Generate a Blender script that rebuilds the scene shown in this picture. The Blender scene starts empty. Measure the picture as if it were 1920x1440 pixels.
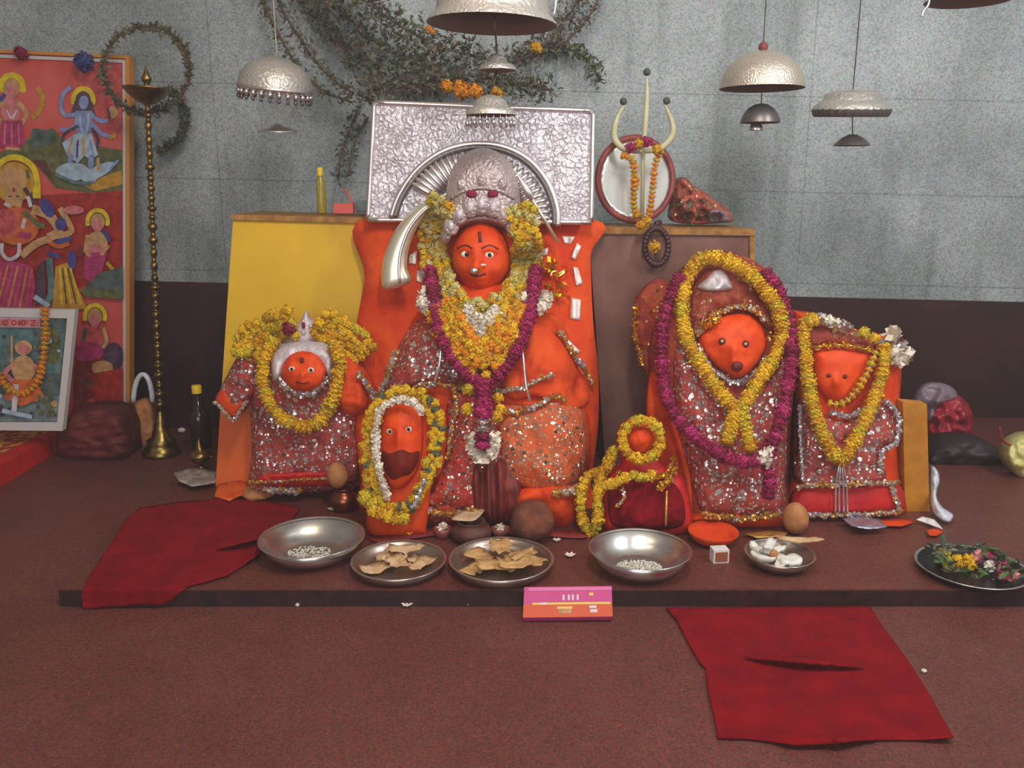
import bpy, math, random
import numpy as np
from mathutils import Vector, noise, geometry, Matrix
random.seed(7); np.random.seed(7)
C = bpy.context.scene.collection
# ---------------------------------------------------------------- camera
H, F = 1.13, 1600.0
PITCH = math.radians(13.3)
CP, SP = math.cos(PITCH), math.sin(PITCH)
cam_data = bpy.data.cameras.new('camera'); cam = bpy.data.objects.new('camera', cam_data); C.objects.link(cam)
cam.location = (0, 0, H); cam.rotation_euler = (math.pi/2-PITCH, 0, 0)
cam_data.sensor_width = 36; cam_data.lens = F/1920*36; cam_data.clip_start = .01
bpy.context.scene.camera = cam
SLAB = .05                                              # top of the stone platform

def W(x, y, Y):
    """point of the place seen at photo position x, y and standing at distance Y (arrays welcome)"""
    x = np.asarray(x, float); y = np.asarray(y, float); Y = np.asarray(Y, float)
    a = (x-960)/F; b = (720-y)/F
    dy = CP+b*SP; dz = -SP+b*CP
    t = Y/dy
    return np.stack(np.broadcast_arrays(a*t, Y, H+dz*t), -1)
def P(x, y, Y): return Vector(W(x, y, Y).tolist())
def GY(y, z=SLAB):
    b = (720-y)/F
    return (z-H)/(-SP+b*CP)*(CP+b*SP)
def G(x, y, z=SLAB): return P(x, y, GY(y, z))
def mpp(y, Y):
    """metres per photo pixel at that place"""
    return Y/(CP+(720-y)/F*SP)/F

# ---------------------------------------------------------------- materials
def lin(c): return tuple((v/255/12.92 if v/255 <= .04045 else ((v/255+.055)/1.055)**2.4) for v in c)+(1,)
MATS = {}
def base_mat(name):
    m = bpy.data.materials.new(name); m.use_nodes = True
    nt = m.node_tree; b = nt.nodes['Principled BSDF']; MATS[name] = m
    return m, nt, b
def N(nt, t, **k):
    n = nt.nodes.new(t)
    for a, v in k.items():
        if a in n.inputs: n.inputs[a].default_value = v
        else: setattr(n, a, v)
    return n
def coords(nt): return N(nt, 'ShaderNodeTexCoord').outputs['Object']
def mat(name, c, rough=.6, metal=0, c2=None, sc=20, bump=0, bsc=None, spec=None, detail=4, trans=0, alpha=1, lo=.35, hi=.65):
    m, nt, b = base_mat(name)
    b.inputs['Base Color'].default_value = lin(c); b.inputs['Roughness'].default_value = rough; b.inputs['Metallic'].default_value = metal
    if spec is not None: b.inputs['Specular IOR Level'].default_value = spec
    if trans: b.inputs['Transmission Weight'].default_value = trans
    if alpha < 1: b.inputs['Alpha'].default_value = alpha
    co = coords(nt)
    if c2 is not None:
        n = N(nt, 'ShaderNodeTexNoise', Scale=sc, Detail=detail); nt.links.new(co, n.inputs['Vector'])
        r = N(nt, 'ShaderNodeValToRGB'); e = r.color_ramp.elements
        e[0].position = lo; e[1].position = hi; e[0].color = lin(c); e[1].color = lin(c2)
        nt.links.new(n.outputs['Fac'], r.inputs['Fac']); nt.links.new(r.outputs['Color'], b.inputs['Base Color'])
    if bump:
        n2 = N(nt, 'ShaderNodeTexNoise', Scale=bsc or sc, Detail=3); nt.links.new(co, n2.inputs['Vector'])
        bm = N(nt, 'ShaderNodeBump', Strength=bump, Distance=.01); nt.links.new(n2.outputs['Fac'], bm.inputs['Height'])
        nt.links.new(bm.outputs['Normal'], b.inputs['Normal'])
    return m
def sequin(name, c, c2, spot, sc=110, cover=.5, metal=.75, rough=.22):
    """cloth sewn with two sizes of shiny sequins: each cell a small tilted disc"""
    m, nt, b = base_mat(name); co = coords(nt); L = nt.links.new
    n = N(nt, 'ShaderNodeTexNoise', Scale=26, Detail=6, Roughness=.7); L(co, n.inputs['Vector'])
    r = N(nt, 'ShaderNodeValToRGB'); e = r.color_ramp.elements; e[0].position = .42; e[1].position = .58
    e[0].color = lin(c); e[1].color = lin(c2); L(n.outputs['Fac'], r.inputs['Fac'])
    n3 = N(nt, 'ShaderNodeTexNoise', Scale=13, Detail=3); L(co, n3.inputs['Vector'])
    col = r.outputs['Color']; fs = []; tilt = []
    for s_, cv, sp_ in ((sc*.55, cover*.75, tuple(v*.86 for v in spot)), (sc, cover, spot)):
        v = N(nt, 'ShaderNodeTexVoronoi', Scale=s_); L(co, v.inputs['Vector'])
        near = N(nt, 'ShaderNodeMath', operation='LESS_THAN'); near.inputs[1].default_value = .4; L(v.outputs['Distance'], near.inputs[0])
        sp = N(nt, 'ShaderNodeSeparateColor'); L(v.outputs['Color'], sp.inputs['Color'])
        sub = N(nt, 'ShaderNodeMath', operation='MULTIPLY_ADD'); L(n3.outputs['Fac'], sub.inputs[0]); sub.inputs[1].default_value = 2.4; sub.inputs[2].default_value = cv-1.2
        has = N(nt, 'ShaderNodeMath', operation='LESS_THAN'); L(sp.outputs['Red'], has.inputs[0]); L(sub.outputs[0], has.inputs[1])
        f = N(nt, 'ShaderNodeMath', operation='MULTIPLY'); L(near.outputs[0], f.inputs[0]); L(has.outputs[0], f.inputs[1])
        mx = N(nt, 'ShaderNodeMix', data_type='RGBA'); L(f.outputs[0], mx.inputs[0]); L(col, mx.inputs[6]); mx.inputs[7].default_value = lin(sp_); col = mx.outputs[2]
        off = N(nt, 'ShaderNodeVectorMath', operation='SUBTRACT'); L(v.outputs['Color'], off.inputs[0]); off.inputs[1].default_value = (.5, .5, .5)
        s3 = N(nt, 'ShaderNodeVectorMath', operation='SCALE'); L(off.outputs[0], s3.inputs[0]); L(f.outputs[0], s3.inputs['Scale']); fs.append(f.outputs[0]); tilt.append(s3.outputs[0])
    L(col, b.inputs['Base Color'])
    fm = N(nt, 'ShaderNodeMath', operation='MAXIMUM'); L(fs[0], fm.inputs[0]); L(fs[1], fm.inputs[1])
    mm = N(nt, 'ShaderNodeMath', operation='MULTIPLY'); L(fm.outputs[0], mm.inputs[0]); mm.inputs[1].default_value = metal; L(mm.outputs[0], b.inputs['Metallic'])
    rr = N(nt, 'ShaderNodeMapRange'); L(fm.outputs[0], rr.inputs['Value']); rr.inputs['To Min'].default_value = .75; rr.inputs['To Max'].default_value = rough; L(rr.outputs[0], b.inputs['Roughness'])
    bn = N(nt, 'ShaderNodeTexNoise', Scale=34, Detail=3); L(co, bn.inputs['Vector']); bu = N(nt, 'ShaderNodeBump', Strength=.6, Distance=.012); L(bn.outputs['Fac'], bu.inputs['Height'])
    t2 = N(nt, 'ShaderNodeVectorMath', operation='ADD'); L(tilt[0], t2.inputs[0]); L(tilt[1], t2.inputs[1])
    s4 = N(nt, 'ShaderNodeVectorMath', operation='SCALE'); L(t2.outputs[0], s4.inputs[0]); s4.inputs['Scale'].default_value = 1.5
    ad = N(nt, 'ShaderNodeVectorMath', operation='ADD'); L(s4.outputs[0], ad.inputs[0]); L(bu.outputs['Normal'], ad.inputs[1])
    no = N(nt, 'ShaderNodeVectorMath', operation='NORMALIZE'); L(ad.outputs[0], no.inputs[0]); L(no.outputs[0], b.inputs['Normal'])
    return m
def embossed(name, c, c2, rough=.3, sc=45, strength=.9, metal=.85):
    m, nt, b = base_mat(name); co = coords(nt); L = nt.links.new
    wn = N(nt, 'ShaderNodeTexNoise', Scale=14, Detail=2); L(co, wn.inputs['Vector'])
    mv = N(nt, 'ShaderNodeMix', data_type='RGBA'); mv.inputs[0].default_value = .06; L(co, mv.inputs[6]); L(wn.outputs['Color'], mv.inputs[7])
    v = N(nt, 'ShaderNodeTexVoronoi', Scale=sc, feature='DISTANCE_TO_EDGE'); L(mv.outputs[2], v.inputs['Vector'])
    cl = N(nt, 'ShaderNodeMath', operation='MINIMUM'); L(v.outputs['Distance'], cl.inputs[0]); cl.inputs[1].default_value = .3
    w = N(nt, 'ShaderNodeTexNoise', Scale=sc*2.2, Detail=2); L(co, w.inputs['Vector'])
    ad = N(nt, 'ShaderNodeMath', operation='MULTIPLY_ADD'); L(cl.outputs[0], ad.inputs[0]); ad.inputs[1].default_value = 2.4; L(w.outputs['Fac'], ad.inputs[2])
    bm = N(nt, 'ShaderNodeBump', Strength=strength, Distance=.006); L(ad.outputs[0], bm.inputs['Height']); L(bm.outputs['Normal'], b.inputs['Normal'])
    n = N(nt, 'ShaderNodeTexNoise', Scale=6, Detail=5); L(co, n.inputs['Vector'])
    r = N(nt, 'ShaderNodeValToRGB'); e = r.color_ramp.elements; e[0].position = .35; e[1].position = .65; e[0].color = lin(c); e[1].color = lin(c2)
    L(n.outputs['Fac'], r.inputs['Fac']); L(r.outputs['Color'], b.inputs['Base Color'])
    b.inputs['Metallic'].default_value = metal; b.inputs['Roughness'].default_value = rough
    return m
def stone(name, c, c2, speck, rough=.35, sc=160, lines=None, mottled=(3, .3), chips=.16):
    """polished speckled stone, optionally cut into tiles by thin joints"""
    m, nt, b = base_mat(name); co = coords(nt); L = nt.links.new
    n = N(nt, 'ShaderNodeTexNoise', Scale=mottled[0], Detail=6, Roughness=.65); L(co, n.inputs['Vector'])
    r = N(nt, 'ShaderNodeValToRGB'); e = r.color_ramp.elements; e[0].position = .36; e[1].position = .64; e[0].color = lin(c); e[1].color = lin(c2)
    L(n.outputs['Fac'], r.inputs['Fac'])
    v = N(nt, 'ShaderNodeTexVoronoi', Scale=sc); L(co, v.inputs['Vector'])
    sp = N(nt, 'ShaderNodeSeparateColor'); L(v.outputs['Color'], sp.inputs['Color'])
    cr = N(nt, 'ShaderNodeMapRange'); L(sp.outputs['Red'], cr.inputs['Value']); cr.inputs['From Min'].default_value = .3; cr.inputs['From Max'].default_value = 1
    cr.inputs['To Min'].default_value = 0; cr.inputs['To Max'].default_value = mottled[1]
    mx = N(nt, 'ShaderNodeMix', data_type='RGBA'); L(cr.outputs[0], mx.inputs[0]); L(r.outputs['Color'], mx.inputs[6]); mx.inputs[7].default_value = lin(speck)
    out = mx.outputs[2]
    vc = N(nt, 'ShaderNodeTexVoronoi', Scale=sc*1.25); L(co, vc.inputs['Vector'])              # coloured chips of the terrazzo
    hs = N(nt, 'ShaderNodeMix', data_type='RGBA', blend_type='OVERLAY'); hs.inputs[0].default_value = chips; L(out, hs.inputs[6]); L(vc.outputs['Color'], hs.inputs[7]); out = hs.outputs[2]
    if lines:
        mps = N(nt, 'ShaderNodeMapping'); mps.inputs['Scale'].default_value = (7, 1, .7); L(co, mps.inputs['Vector'])      # grime that ran down the wall
        ns = N(nt, 'ShaderNodeTexNoise', Scale=1, Detail=5); L(mps.outputs[0], ns.inputs['Vector'])
        rs = N(nt, 'ShaderNodeValToRGB'); es = rs.color_ramp.elements; es[0].position = .54; es[1].position = .72; es[0].color = (1, 1, 1, 1); es[1].color = (.66, .67, .65, 1); L(ns.outputs['Fac'], rs.inputs['Fac'])
        ms = N(nt, 'ShaderNodeMix', data_type='RGBA', blend_type='MULTIPLY'); ms.inputs[0].default_value = 1; L(out, ms.inputs[6]); L(rs.outputs['Color'], ms.inputs[7]); out = ms.outputs[2]
        br = N(nt, 'ShaderNodeTexBrick', Scale=1, offset=0); br.inputs['Mortar Size'].default_value = .0022; br.inputs['Brick Width'].default_value = lines[0]; br.inputs['Row Height'].default_value = lines[1]
        br.inputs['Color1'].default_value = br.inputs['Color2'].default_value = (1, 1, 1, 1); br.inputs['Mortar'].default_value = (.62, .62, .62, 1)
        mp = N(nt, 'ShaderNodeMapping'); mp.inputs['Rotation'].default_value = (math.pi/2, 0, math.radians(lines[2])); L(co, mp.inputs['Vector'])
        sx = N(nt, 'ShaderNodeSeparateXYZ'); L(co, sx.inputs[0])
        zz = N(nt, 'ShaderNodeMath', operation='MULTIPLY_ADD'); L(sx.outputs['X'], zz.inputs[0]); zz.inputs[1].default_value = .022; L(sx.outputs['Z'], zz.inputs[2])
        cx = N(nt, 'ShaderNodeCombineXYZ'); L(sx.outputs['X'], cx.inputs['X']); L(zz.outputs[0], cx.inputs['Y']); L(cx.outputs[0], br.inputs['Vector'])
        m2 = N(nt, 'ShaderNodeMix', data_type='RGBA', blend_type='MULTIPLY'); m2.inputs[0].default_value = 1; L(out, m2.inputs[6]); L(br.outputs['Color'], m2.inputs[7]); out = m2.outputs[2]
    L(out, b.inputs['Base Color']); b.inputs['Roughness'].default_value = rough
    return m

mat('wall_plain', (176, 174, 170), .8); mat('ceiling_white', (226, 224, 220), .8)
stone('wall_stone', (136, 144, 142), (176, 181, 181), (66, 74, 72), .5, 170, (1.3, .405, 0), (1.6, .5))
stone('dado_stone', (48, 20, 19), (64, 30, 27), (24, 11, 11), .4, 150)
stone('floor_stone', (103, 53, 45), (114, 62, 54), (55, 26, 23), .5, 190, None, (4, .35), .3)
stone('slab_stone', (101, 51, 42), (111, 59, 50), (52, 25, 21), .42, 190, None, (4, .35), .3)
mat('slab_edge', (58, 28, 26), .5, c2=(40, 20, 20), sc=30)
mat('yellow_paint', (226, 176, 18), .55, c2=(206, 150, 14), sc=7, lo=.3, hi=.75)
mat('wood_trim', (170, 120, 48), .6, c2=(130, 84, 36), sc=30)
mat('wood_tan', (196, 132, 30), .6, c2=(176, 108, 24), sc=18)
mat('brown_paint', (128, 86, 74), .55, c2=(108, 66, 56), sc=8)
mat('vermilion', (222, 78, 20), .65, spec=.2, c2=(204, 58, 18), sc=16, bump=.25, bsc=40)
mat('vermilion_face', (228, 80, 20), .55, spec=.25, c2=(212, 60, 14), sc=24, bump=.2, bsc=60)
mat('vermilion_cloth', (222, 84, 34), .8, spec=.15, c2=(202, 60, 26), sc=9, bump=.5, bsc=28)
mat('orange_stain', (224, 104, 22), .65, c2=(216, 76, 20), sc=10)
mat('muzzle_red', (124, 34, 18), .7, c2=(96, 24, 14), sc=30, spec=.2); mat('dark_mouth', (112, 24, 14), .6, c2=(84, 18, 12), sc=25)
mat('red_cloth', (134, 12, 22), .95, spec=.15, c2=(116, 9, 20), sc=12, bump=.15, bsc=180)
mat('red_bright', (206, 30, 22), .65, c2=(180, 20, 24), sc=14)
mat('maroon', (112, 36, 28), .7, c2=(84, 26, 22), sc=18, bump=.3, bsc=50)
mat('maroon_pleat', (128, 40, 30), .65, c2=(98, 28, 22), sc=30)
sequin('sequin_red', (196, 52, 34), (146, 46, 36), (240, 220, 206), 92, .66)
sequin('sequin_orange', (212, 88, 34), (176, 84, 48), (248, 222, 190), 105, .78)
sequin('sequin_silver', (178, 58, 46), (140, 62, 56), (246, 234, 230), 88, .82)
sequin('sequin_dark', (140, 44, 34), (160, 70, 40), (224, 190, 140), 90, .36)
mat('silver', (226, 216, 214), .28, .9)
mat('silver_cream', (236, 224, 200), .34, .75)
embossed('silver_emboss', (240, 230, 236), (222, 214, 222), .42, 52, .9, .55)
embossed('silver_crown', (206, 186, 182), (184, 166, 164), .42, 60, .5, .5)
mat('white_metal', (206, 194, 198), .5, .35, bump=.4, bsc=70)
embossed('parasol_silver', (222, 214, 204), (202, 195, 185), .42, 55, .35, .6)
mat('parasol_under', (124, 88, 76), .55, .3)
mat('steel', (214, 212, 208), .27, .95)
mat('steel_dull', (176, 158, 146), .32, .9)
mat('dark_steel', (120, 112, 108), .4, .7)
mat('copper', (138, 74, 48), .3, .9)
mat('brass', (158, 128, 70), .32, .95, c2=(112, 90, 48), sc=40)
mat('gold', (240, 190, 60), .22, .95)
mat('gold_trim', (216, 170, 88), .4, .6, c2=(190, 130, 60), sc=120)
mat('lace', (214, 198, 176), .45, .4, c2=(176, 150, 130), sc=140)
mat('tinsel', (226, 220, 224), .2, .8)
mat('marigold_a', (226, 178, 22), .8); mat('marigold_b', (206, 150, 14), .8); mat('marigold_c', (206, 176, 34), .8)
mat('marigold_o', (226, 142, 16), .8); mat('cream', (206, 190, 118), .8); mat('cream_b', (190, 172, 92), .8)
mat('jasmine', (232, 220, 202), .8); mat('jasmine_b', (210, 196, 176), .8)
mat('rose_a', (158, 28, 80), .8); mat('rose_b', (132, 22, 58), .8); mat('rose_c', (180, 40, 100), .8)
mat('leaf_dark', (72, 78, 60), .7); mat('leaf_olive', (96, 98, 68), .7); mat('leaf_grey', (104, 104, 92), .75); mat('leaf_brown', (92, 72, 52), .8)
mat('string', (190, 180, 160), .7); mat('dark_string', (70, 56, 46), .8)
mat('black_plate', (58, 52, 52), .3, .6); mat('eye_white', (236, 226, 206), .3); mat('black', (22, 16, 16), .35); mat('dark', (44, 30, 26), .6)
mat('pale_reflection', (226, 228, 222), .12, .35)  # mirror glass: reflection of the bright room put into its pale colour
mat('mirror_frame', (150, 62, 50), .55, c2=(120, 50, 46), sc=30)
mat('horn_cream', (200, 194, 160), .5, c2=(184, 176, 140), sc=20)
mat('beads', (64, 36, 36), .45)
mat('patch_white', (226, 208, 200), .45, .3)
mat('paper', (206, 176, 138), .85, c2=(180, 148, 110), sc=30); mat('paper_grey', (176, 160, 148), .85, c2=(130, 116, 108), sc=40)
mat('bread', (222, 186, 146), .85, c2=(198, 156, 112), sc=40, bump=.4, bsc=60)
mat('bread_b', (214, 174, 114), .85, c2=(184, 136, 82), sc=40, bump=.4, bsc=60)
mat('rice', (232, 226, 212), .7); mat('coconut_white', (232, 228, 218), .6); mat('coconut', (124, 66, 42), .85, c2=(92, 46, 30), sc=30, bump=.5, bsc=70)
mat('tan_ball', (186, 128, 78), .75, c2=(168, 104, 60), sc=30, bump=.3, bsc=60)
mat('clay', (92, 48, 34), .6, c2=(70, 34, 26), sc=20)
mat('plastic_white', (212, 214, 222), .3, bump=.4, bsc=30); mat('plastic_yellow', (220, 208, 140), .4, c2=(196, 190, 110), sc=20)
mat('plastic_red', (176, 40, 56), .4, c2=(120, 26, 36), sc=30); mat('plastic_grey', (130, 110, 120), .4)
mat('bottle_dark', (34, 24, 22), .15); mat('yellow_cap', (236, 200, 40), .4); mat('oil_bottle', (190, 170, 60), .25, trans=.35)
mat('pink_plastic', (224, 92, 84), .5); mat('blue_plastic', (130, 156, 160), .5); mat('blue_flower', (56, 62, 120), .7)
mat('pink_print', (196, 62, 128), .4); mat('orange_print', (206, 76, 30), .4); mat('yellow_print', (222, 186, 90), .4); mat('white_print', (214, 200, 206), .4); mat('rose_print', (214, 110, 160), .4)
mat('poster_red', (196, 62, 48), .5, c2=(206, 96, 90), sc=3.2, spec=.4); mat('frame_wood', (196, 128, 52), .5); mat('frame_white', (200, 192, 190), .5)
for k, c in dict(p_yellow=(232, 204, 20), p_tan=(206, 160, 110), p_pink=(214, 130, 130), p_magenta=(186, 56, 116), p_green=(112, 112, 70), p_blue=(146, 156, 204),
                 p_violet=(84, 78, 150), p_pale=(176, 196, 212), p_dark=(92, 66, 84), p_gold=(206, 156, 46), p_red=(178, 46, 30), p_deep=(140, 44, 40),
                 p_white=(218, 206, 214), p_teal=(104, 134, 136), p_orange=(214, 110, 50), p_rose=(206, 92, 90), p_sea=(94, 108, 104), p_brown=(110, 70, 50), p_sky=(132, 148, 148)).items(): mat(k, c, .45, c2=tuple(max(0, v-56) for v in c), sc=34, detail=7, lo=.3, hi=.8)
mat('stool_print', (196, 150, 60), .8, c2=(166, 40, 34), sc=24, lo=.47, hi=.53)

# ---------------------------------------------------------------- mesh helpers
class MB:
    def __init__(s): s.v = []; s.f = []; s.m = []; s.n = 0; s.mats = []; s.sm = []
    def mi(s, m):
        if m not in s.mats: s.mats.append(m)
        return s.mats.index(m)
    def add(s, verts, faces, m, smooth=True):
        verts = np.asarray(verts, float).reshape(-1, 3); k = s.mi(m)
        s.v.append(verts)
        for f in faces: s.f.append([i+s.n for i in f]); s.m.append(k); s.sm.append(smooth)
        s.n += len(verts); return s
    def build(s, name, parent=None):
        me = bpy.data.meshes.new(name)
        me.from_pydata(np.concatenate(s.v).tolist(), [], s.f)
        for m in s.mats: me.materials.append(MATS[m])
        me.polygons.foreach_set('material_index', s.m); me.polygons.foreach_set('use_smooth', s.sm); me.update()
        o = bpy.data.objects.new(name, me); C.objects.link(o)
        if parent is not None:
            o.parent = parent
            p = parent; off = Vector((0, 0, 0))
            while p is not None: off += p.location; p = p.parent
            o.location = -off
        else:                                           # origin at the base of the thing
            co = np.concatenate(s.v); c = Vector(((co[:, 0].min()+co[:, 0].max())/2, (co[:, 1].min()+co[:, 1].max())/2, co[:, 2].min()))
            me.transform(Matrix.Translation(-c)); o.location = c
        return o
def tag(o, label=None, cat=None, group=None, kind=None):
    if label: o['label'] = label
    if cat: o['category'] = cat
    if group: o['group'] = group
    if kind: o['kind'] = kind
    return o
def thing(name, label, cat, loc=(0, 0, 0), group=None):
    o = bpy.data.objects.new(name, None); C.objects.link(o); o.location = loc; o.empty_display_size = .05
    return tag(o, label, cat, group)
def frame_of(axis):
    a = Vector(axis).normalized(); u = a.orthogonal().normalized()
    if abs(a.z) > .5: u = (Vector((1, 0, 0))-a*a.x).normalized()
    return a, u, a.cross(u)
def lathe(mb, prof, origin, m, axis=(0, 0, 1), n=40, scallop=None, close=False):
    a, u, w = frame_of(axis); vs = []; fs = []
    for (r, z) in prof:
        for i in range(n):
            t = 2*math.pi*i/n; rr = r*(1+(scallop[1]*math.cos(scallop[0]*t) if scallop else 0))
            vs.append(Vector(origin)+a*z+u*(rr*math.cos(t))+w*(rr*math.sin(t)))
    for j in range(len(prof)-1):
        for i in range(n):
            k = (i+1) % n; fs.append([j*n+i, j*n+k, (j+1)*n+k, (j+1)*n+i])
    if close:
        fs.append([i for i in range(n)][::-1]); fs.append([(len(prof)-1)*n+i for i in range(n)])
    return mb.add(vs, fs, m)
def tube(mb, pts, r, m, n=8, caps=True):
    pts = [Vector(p) for p in pts]; rs = r if isinstance(r, (list, tuple)) else [r]*len(pts)
    vs = []; fs = []; up = None
    for i, p in enumerate(pts):
        d = (pts[min(i+1, len(pts)-1)]-pts[max(i-1, 0)]).normalized()
        if up is None: up = d.orthogonal().normalized()
        up = (up-d*up.dot(d)).normalized(); s = d.cross(up)
        for k in range(n):
            t = 2*math.pi*k/n; vs.append(p+(up*math.cos(t)+s*math.sin(t))*rs[i])
    for i in range(len(pts)-1):
        for k in range(n): fs.append([i*n+k, i*n+(k+1) % n, (i+1)*n+(k+1) % n, (i+1)*n+k])
    if caps: fs.append(list(range(n))[::-1]); fs.append([(len(pts)-1)*n+k for k in range(n)])
    return mb.add(vs, fs, m)
def ball(mb, c, r, m, n=14, axes=None):
    rx, ry, rz = (r, r, r) if not isinstance(r, (tuple, list)) else r
    c = Vector(c); vs = [c+Vector((0, 0, rz))]; fs = []; k = n//2
    for j in range(1, k):
        for i in range(n):
            a = math.pi*j/k; t = 2*math.pi*i/n
            vs.append(c+Vector((rx*math.sin(a)*math.cos(t), ry*math.sin(a)*math.sin(t), rz*math.cos(a))))
    vs.append(c-Vector((0, 0, rz)))
    for i in range(n): fs.append([0, 1+i, 1+(i+1) % n]); fs.append([len(vs)-1, 1+(k-2)*n+(i+1) % n, 1+(k-2)*n+i])
    for j in range(k-2):
        for i in range(n): fs.append([1+j*n+i, 1+(j+1)*n+i, 1+(j+1)*n+(i+1) % n, 1+j*n+(i+1) % n])
    return mb.add(vs, fs, m)
def box(mb, lo, hi, m, bev=0):
    x0, y0, z0 = lo; x1, y1, z1 = hi
    return mb.add([(x, y, z) for z in (z0, z1) for y in (y0, y1) for x in (x0, x1)], [[0, 2, 3, 1], [4, 5, 7, 6], [0, 1, 5, 4], [2, 6, 7, 3], [0, 4, 6, 2], [1, 3, 7, 5]], m, False)
def crom(pts, k=6, closed=True):
    pts = [np.array(p, float) for p in pts]; n = len(pts); out = []
    for i in range(n if closed else n-1):
        if closed: a, b, c, d = pts[i-1], pts[i], pts[(i+1) % n], pts[(i+2) % n]
        else: a, b, c, d = pts[max(i-1, 0)], pts[i], pts[i+1], pts[min(i+2, n-1)]
        for j in range(k):
            t = j/k; out.append(.5*((2*b)+(-a+c)*t+(2*a-5*b+4*c-d)*t*t+(-a+3*b-3*c+d)*t**3))
    if not closed: out.append(pts[-1])
    return np.array(out)
def resample(path, step, closed=False):
    p = np.array(path, float)
    if closed: p = np.vstack([p, p[:1]])
    d = np.r_[0, np.cumsum(np.linalg.norm(np.diff(p, axis=0), axis=1))]
    n = max(2, int(round(d[-1]/step))+1); t = np.linspace(0, d[-1], n)
    q = np.stack([np.interp(t, d, p[:, i]) for i in range(p.shape[1])], 1)
    return q[:-1] if closed else q
def inside_dist(poly, x, y):
    x = np.asarray(x, float); y = np.asarray(y, float); ins = np.zeros(x.shape, bool); dist = np.full(x.shape, 1e9)
    for i in range(len(poly)):
        x0, y0 = poly[i-1]; x1, y1 = poly[i]
        if y0 != y1:
            c = ((y0 > y) != (y1 > y)) & (x < (x1-x0)*(y-y0)/(y1-y0)+x0); ins ^= c
        dx, dy = x1-x0, y1-y0; l = dx*dx+dy*dy+1e-12
        t = np.clip(((x-x0)*dx+(y-y0)*dy)/l, 0, 1); dist = np.minimum(dist, np.hypot(x-x0-t*dx, y-y0-t*dy))
    return ins, dist
def lean(y0, Y0, y1, Y1): return lambda x, y: Y0+(Y1-Y0)*(np.asarray(y, float)-y0)/(y1-y0)+0*np.asarray(x, float)
class Shape:
    """a carved solid: outline standing on a (leaning) plane, swelling forward, with a real back"""
    def __init__(s, pts, base, bulge=.05, rim=40, back=.05, sharp=False, folds=None, bumps=(), res=None, k=6, power=.5):
        s.poly = np.array(resample(pts, 12, True) if sharp else crom(pts, k)); s.base = base; s.bulge = bulge; s.rim = rim; s.back = back; s.folds = folds; s.bumps = bumps; s.power = power
        if sharp: s.poly = np.vstack([np.linspace(pts[i], pts[(i+1) % len(pts)], max(2, int(math.dist(pts[i], pts[(i+1) % len(pts)])/14)), endpoint=False) for i in range(len(pts))])
        a = np.ptp(s.poly[:, 0])*np.ptp(s.poly[:, 1]); s.res = res or max(3.5, math.sqrt(a)/30)
    def D(s, x, y):
        x = np.asarray(x, float); y = np.asarray(y, float)
        ins, d = inside_dist(s.poly, x, y); d = np.where(ins, d, 0); t = np.clip(d/s.rim, 0, 1)
        h = s.bulge*(1-(1-t)**2)**s.power
        if s.folds:
            amp, fx, fy, seed = s.folds
            n = np.array([noise.noise((a*fx, b*fy, seed)) + .5*noise.noise((a*fx*2.1, b*fy*2.1, seed+9)) for a, b in zip(x.ravel(), y.ravel())]).reshape(x.shape)
            h = h+amp*n*np.clip(t*2.5, 0, 1)
        for (cx, cy, sx, sy, hh) in s.bumps: h = h+hh*np.exp(-((x-cx)/sx)**2-((y-cy)/sy)**2)*np.clip(t*3, 0, 1)
        return s.base(x, y)-h
    def mesh(s, mb, m):
        x0, y0 = s.poly.min(0); x1, y1 = s.poly.max(0); st = s.res
        gx, gy = np.meshgrid(np.arange(x0+st/2, x1, st), np.arange(y0+st/2, y1, st)); gx[1::2] += st/2
        gx = gx.ravel(); gy = gy.ravel(); ins, d = inside_dist(s.poly, gx, gy); k = ins & (d > st*.45)
        pts = np.vstack([s.poly, np.stack([gx[k], gy[k]], 1)]); nb = len(s.poly)
        r = geometry.delaunay_2d_cdt([Vector(p.tolist()) for p in pts], [(i, (i+1) % nb) for i in range(nb)], [], 1, 1e-4)
        q = np.array([v[:] for v in r[0]]); fs = [list(f) for f in r[2]]
        # orient
        out = []
        for f in fs:
            a, b, c = q[f[0]], q[f[1]], q[f[2]]
            out.append(f if (b[0]-a[0])*(c[1]-a[1])-(b[1]-a[1])*(c[0]-a[0]) < 0 else f[::-1])
        D = s.D(q[:, 0], q[:, 1]); front = W(q[:, 0], q[:, 1], D)
        bk = W(q[:, 0], q[:, 1], s.base(q[:, 0], q[:, 1])); bk[:, 1] += s.back
        n = len(q); ed = {}
        for f in out:
            for i in range(len(f)): ed[(f[i], f[(i+1) % len(f)])] = 1
        side = [[b, a, a+n, b+n] for (a, b) in ed if (b, a) not in ed]
        mb.add(np.vstack([front, bk]), out+[[i+n for i in f[::-1]] for f in out]+side, m)
        return mb
    def obj(s, name, m, parent=None): return s.mesh(MB(), m).build(name, parent)
def front(x, y, shapes, r=0):
    """nearest carved surface among shapes at photo position x, y (r: looks this far around)"""
    x = np.asarray(x, float); y = np.asarray(y, float); best = None
    offs = [(0, 0)]+([(r*math.cos(t), r*math.sin(t)) for t in np.linspace(0, 2*math.pi, 7)[:-1]] if r else [])
    for ox, oy in offs:
        for i, s in enumerate(shapes):
            d = s.D(x+ox, y+oy)
            if i: d = np.where(inside_dist(s.poly, x+ox, y+oy)[0], d, 1e9)
            best = d if best is None else np.minimum(best, d)
    return best
def over(shapes, off): return lambda x, y: front(x, y, shapes)-off
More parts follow.
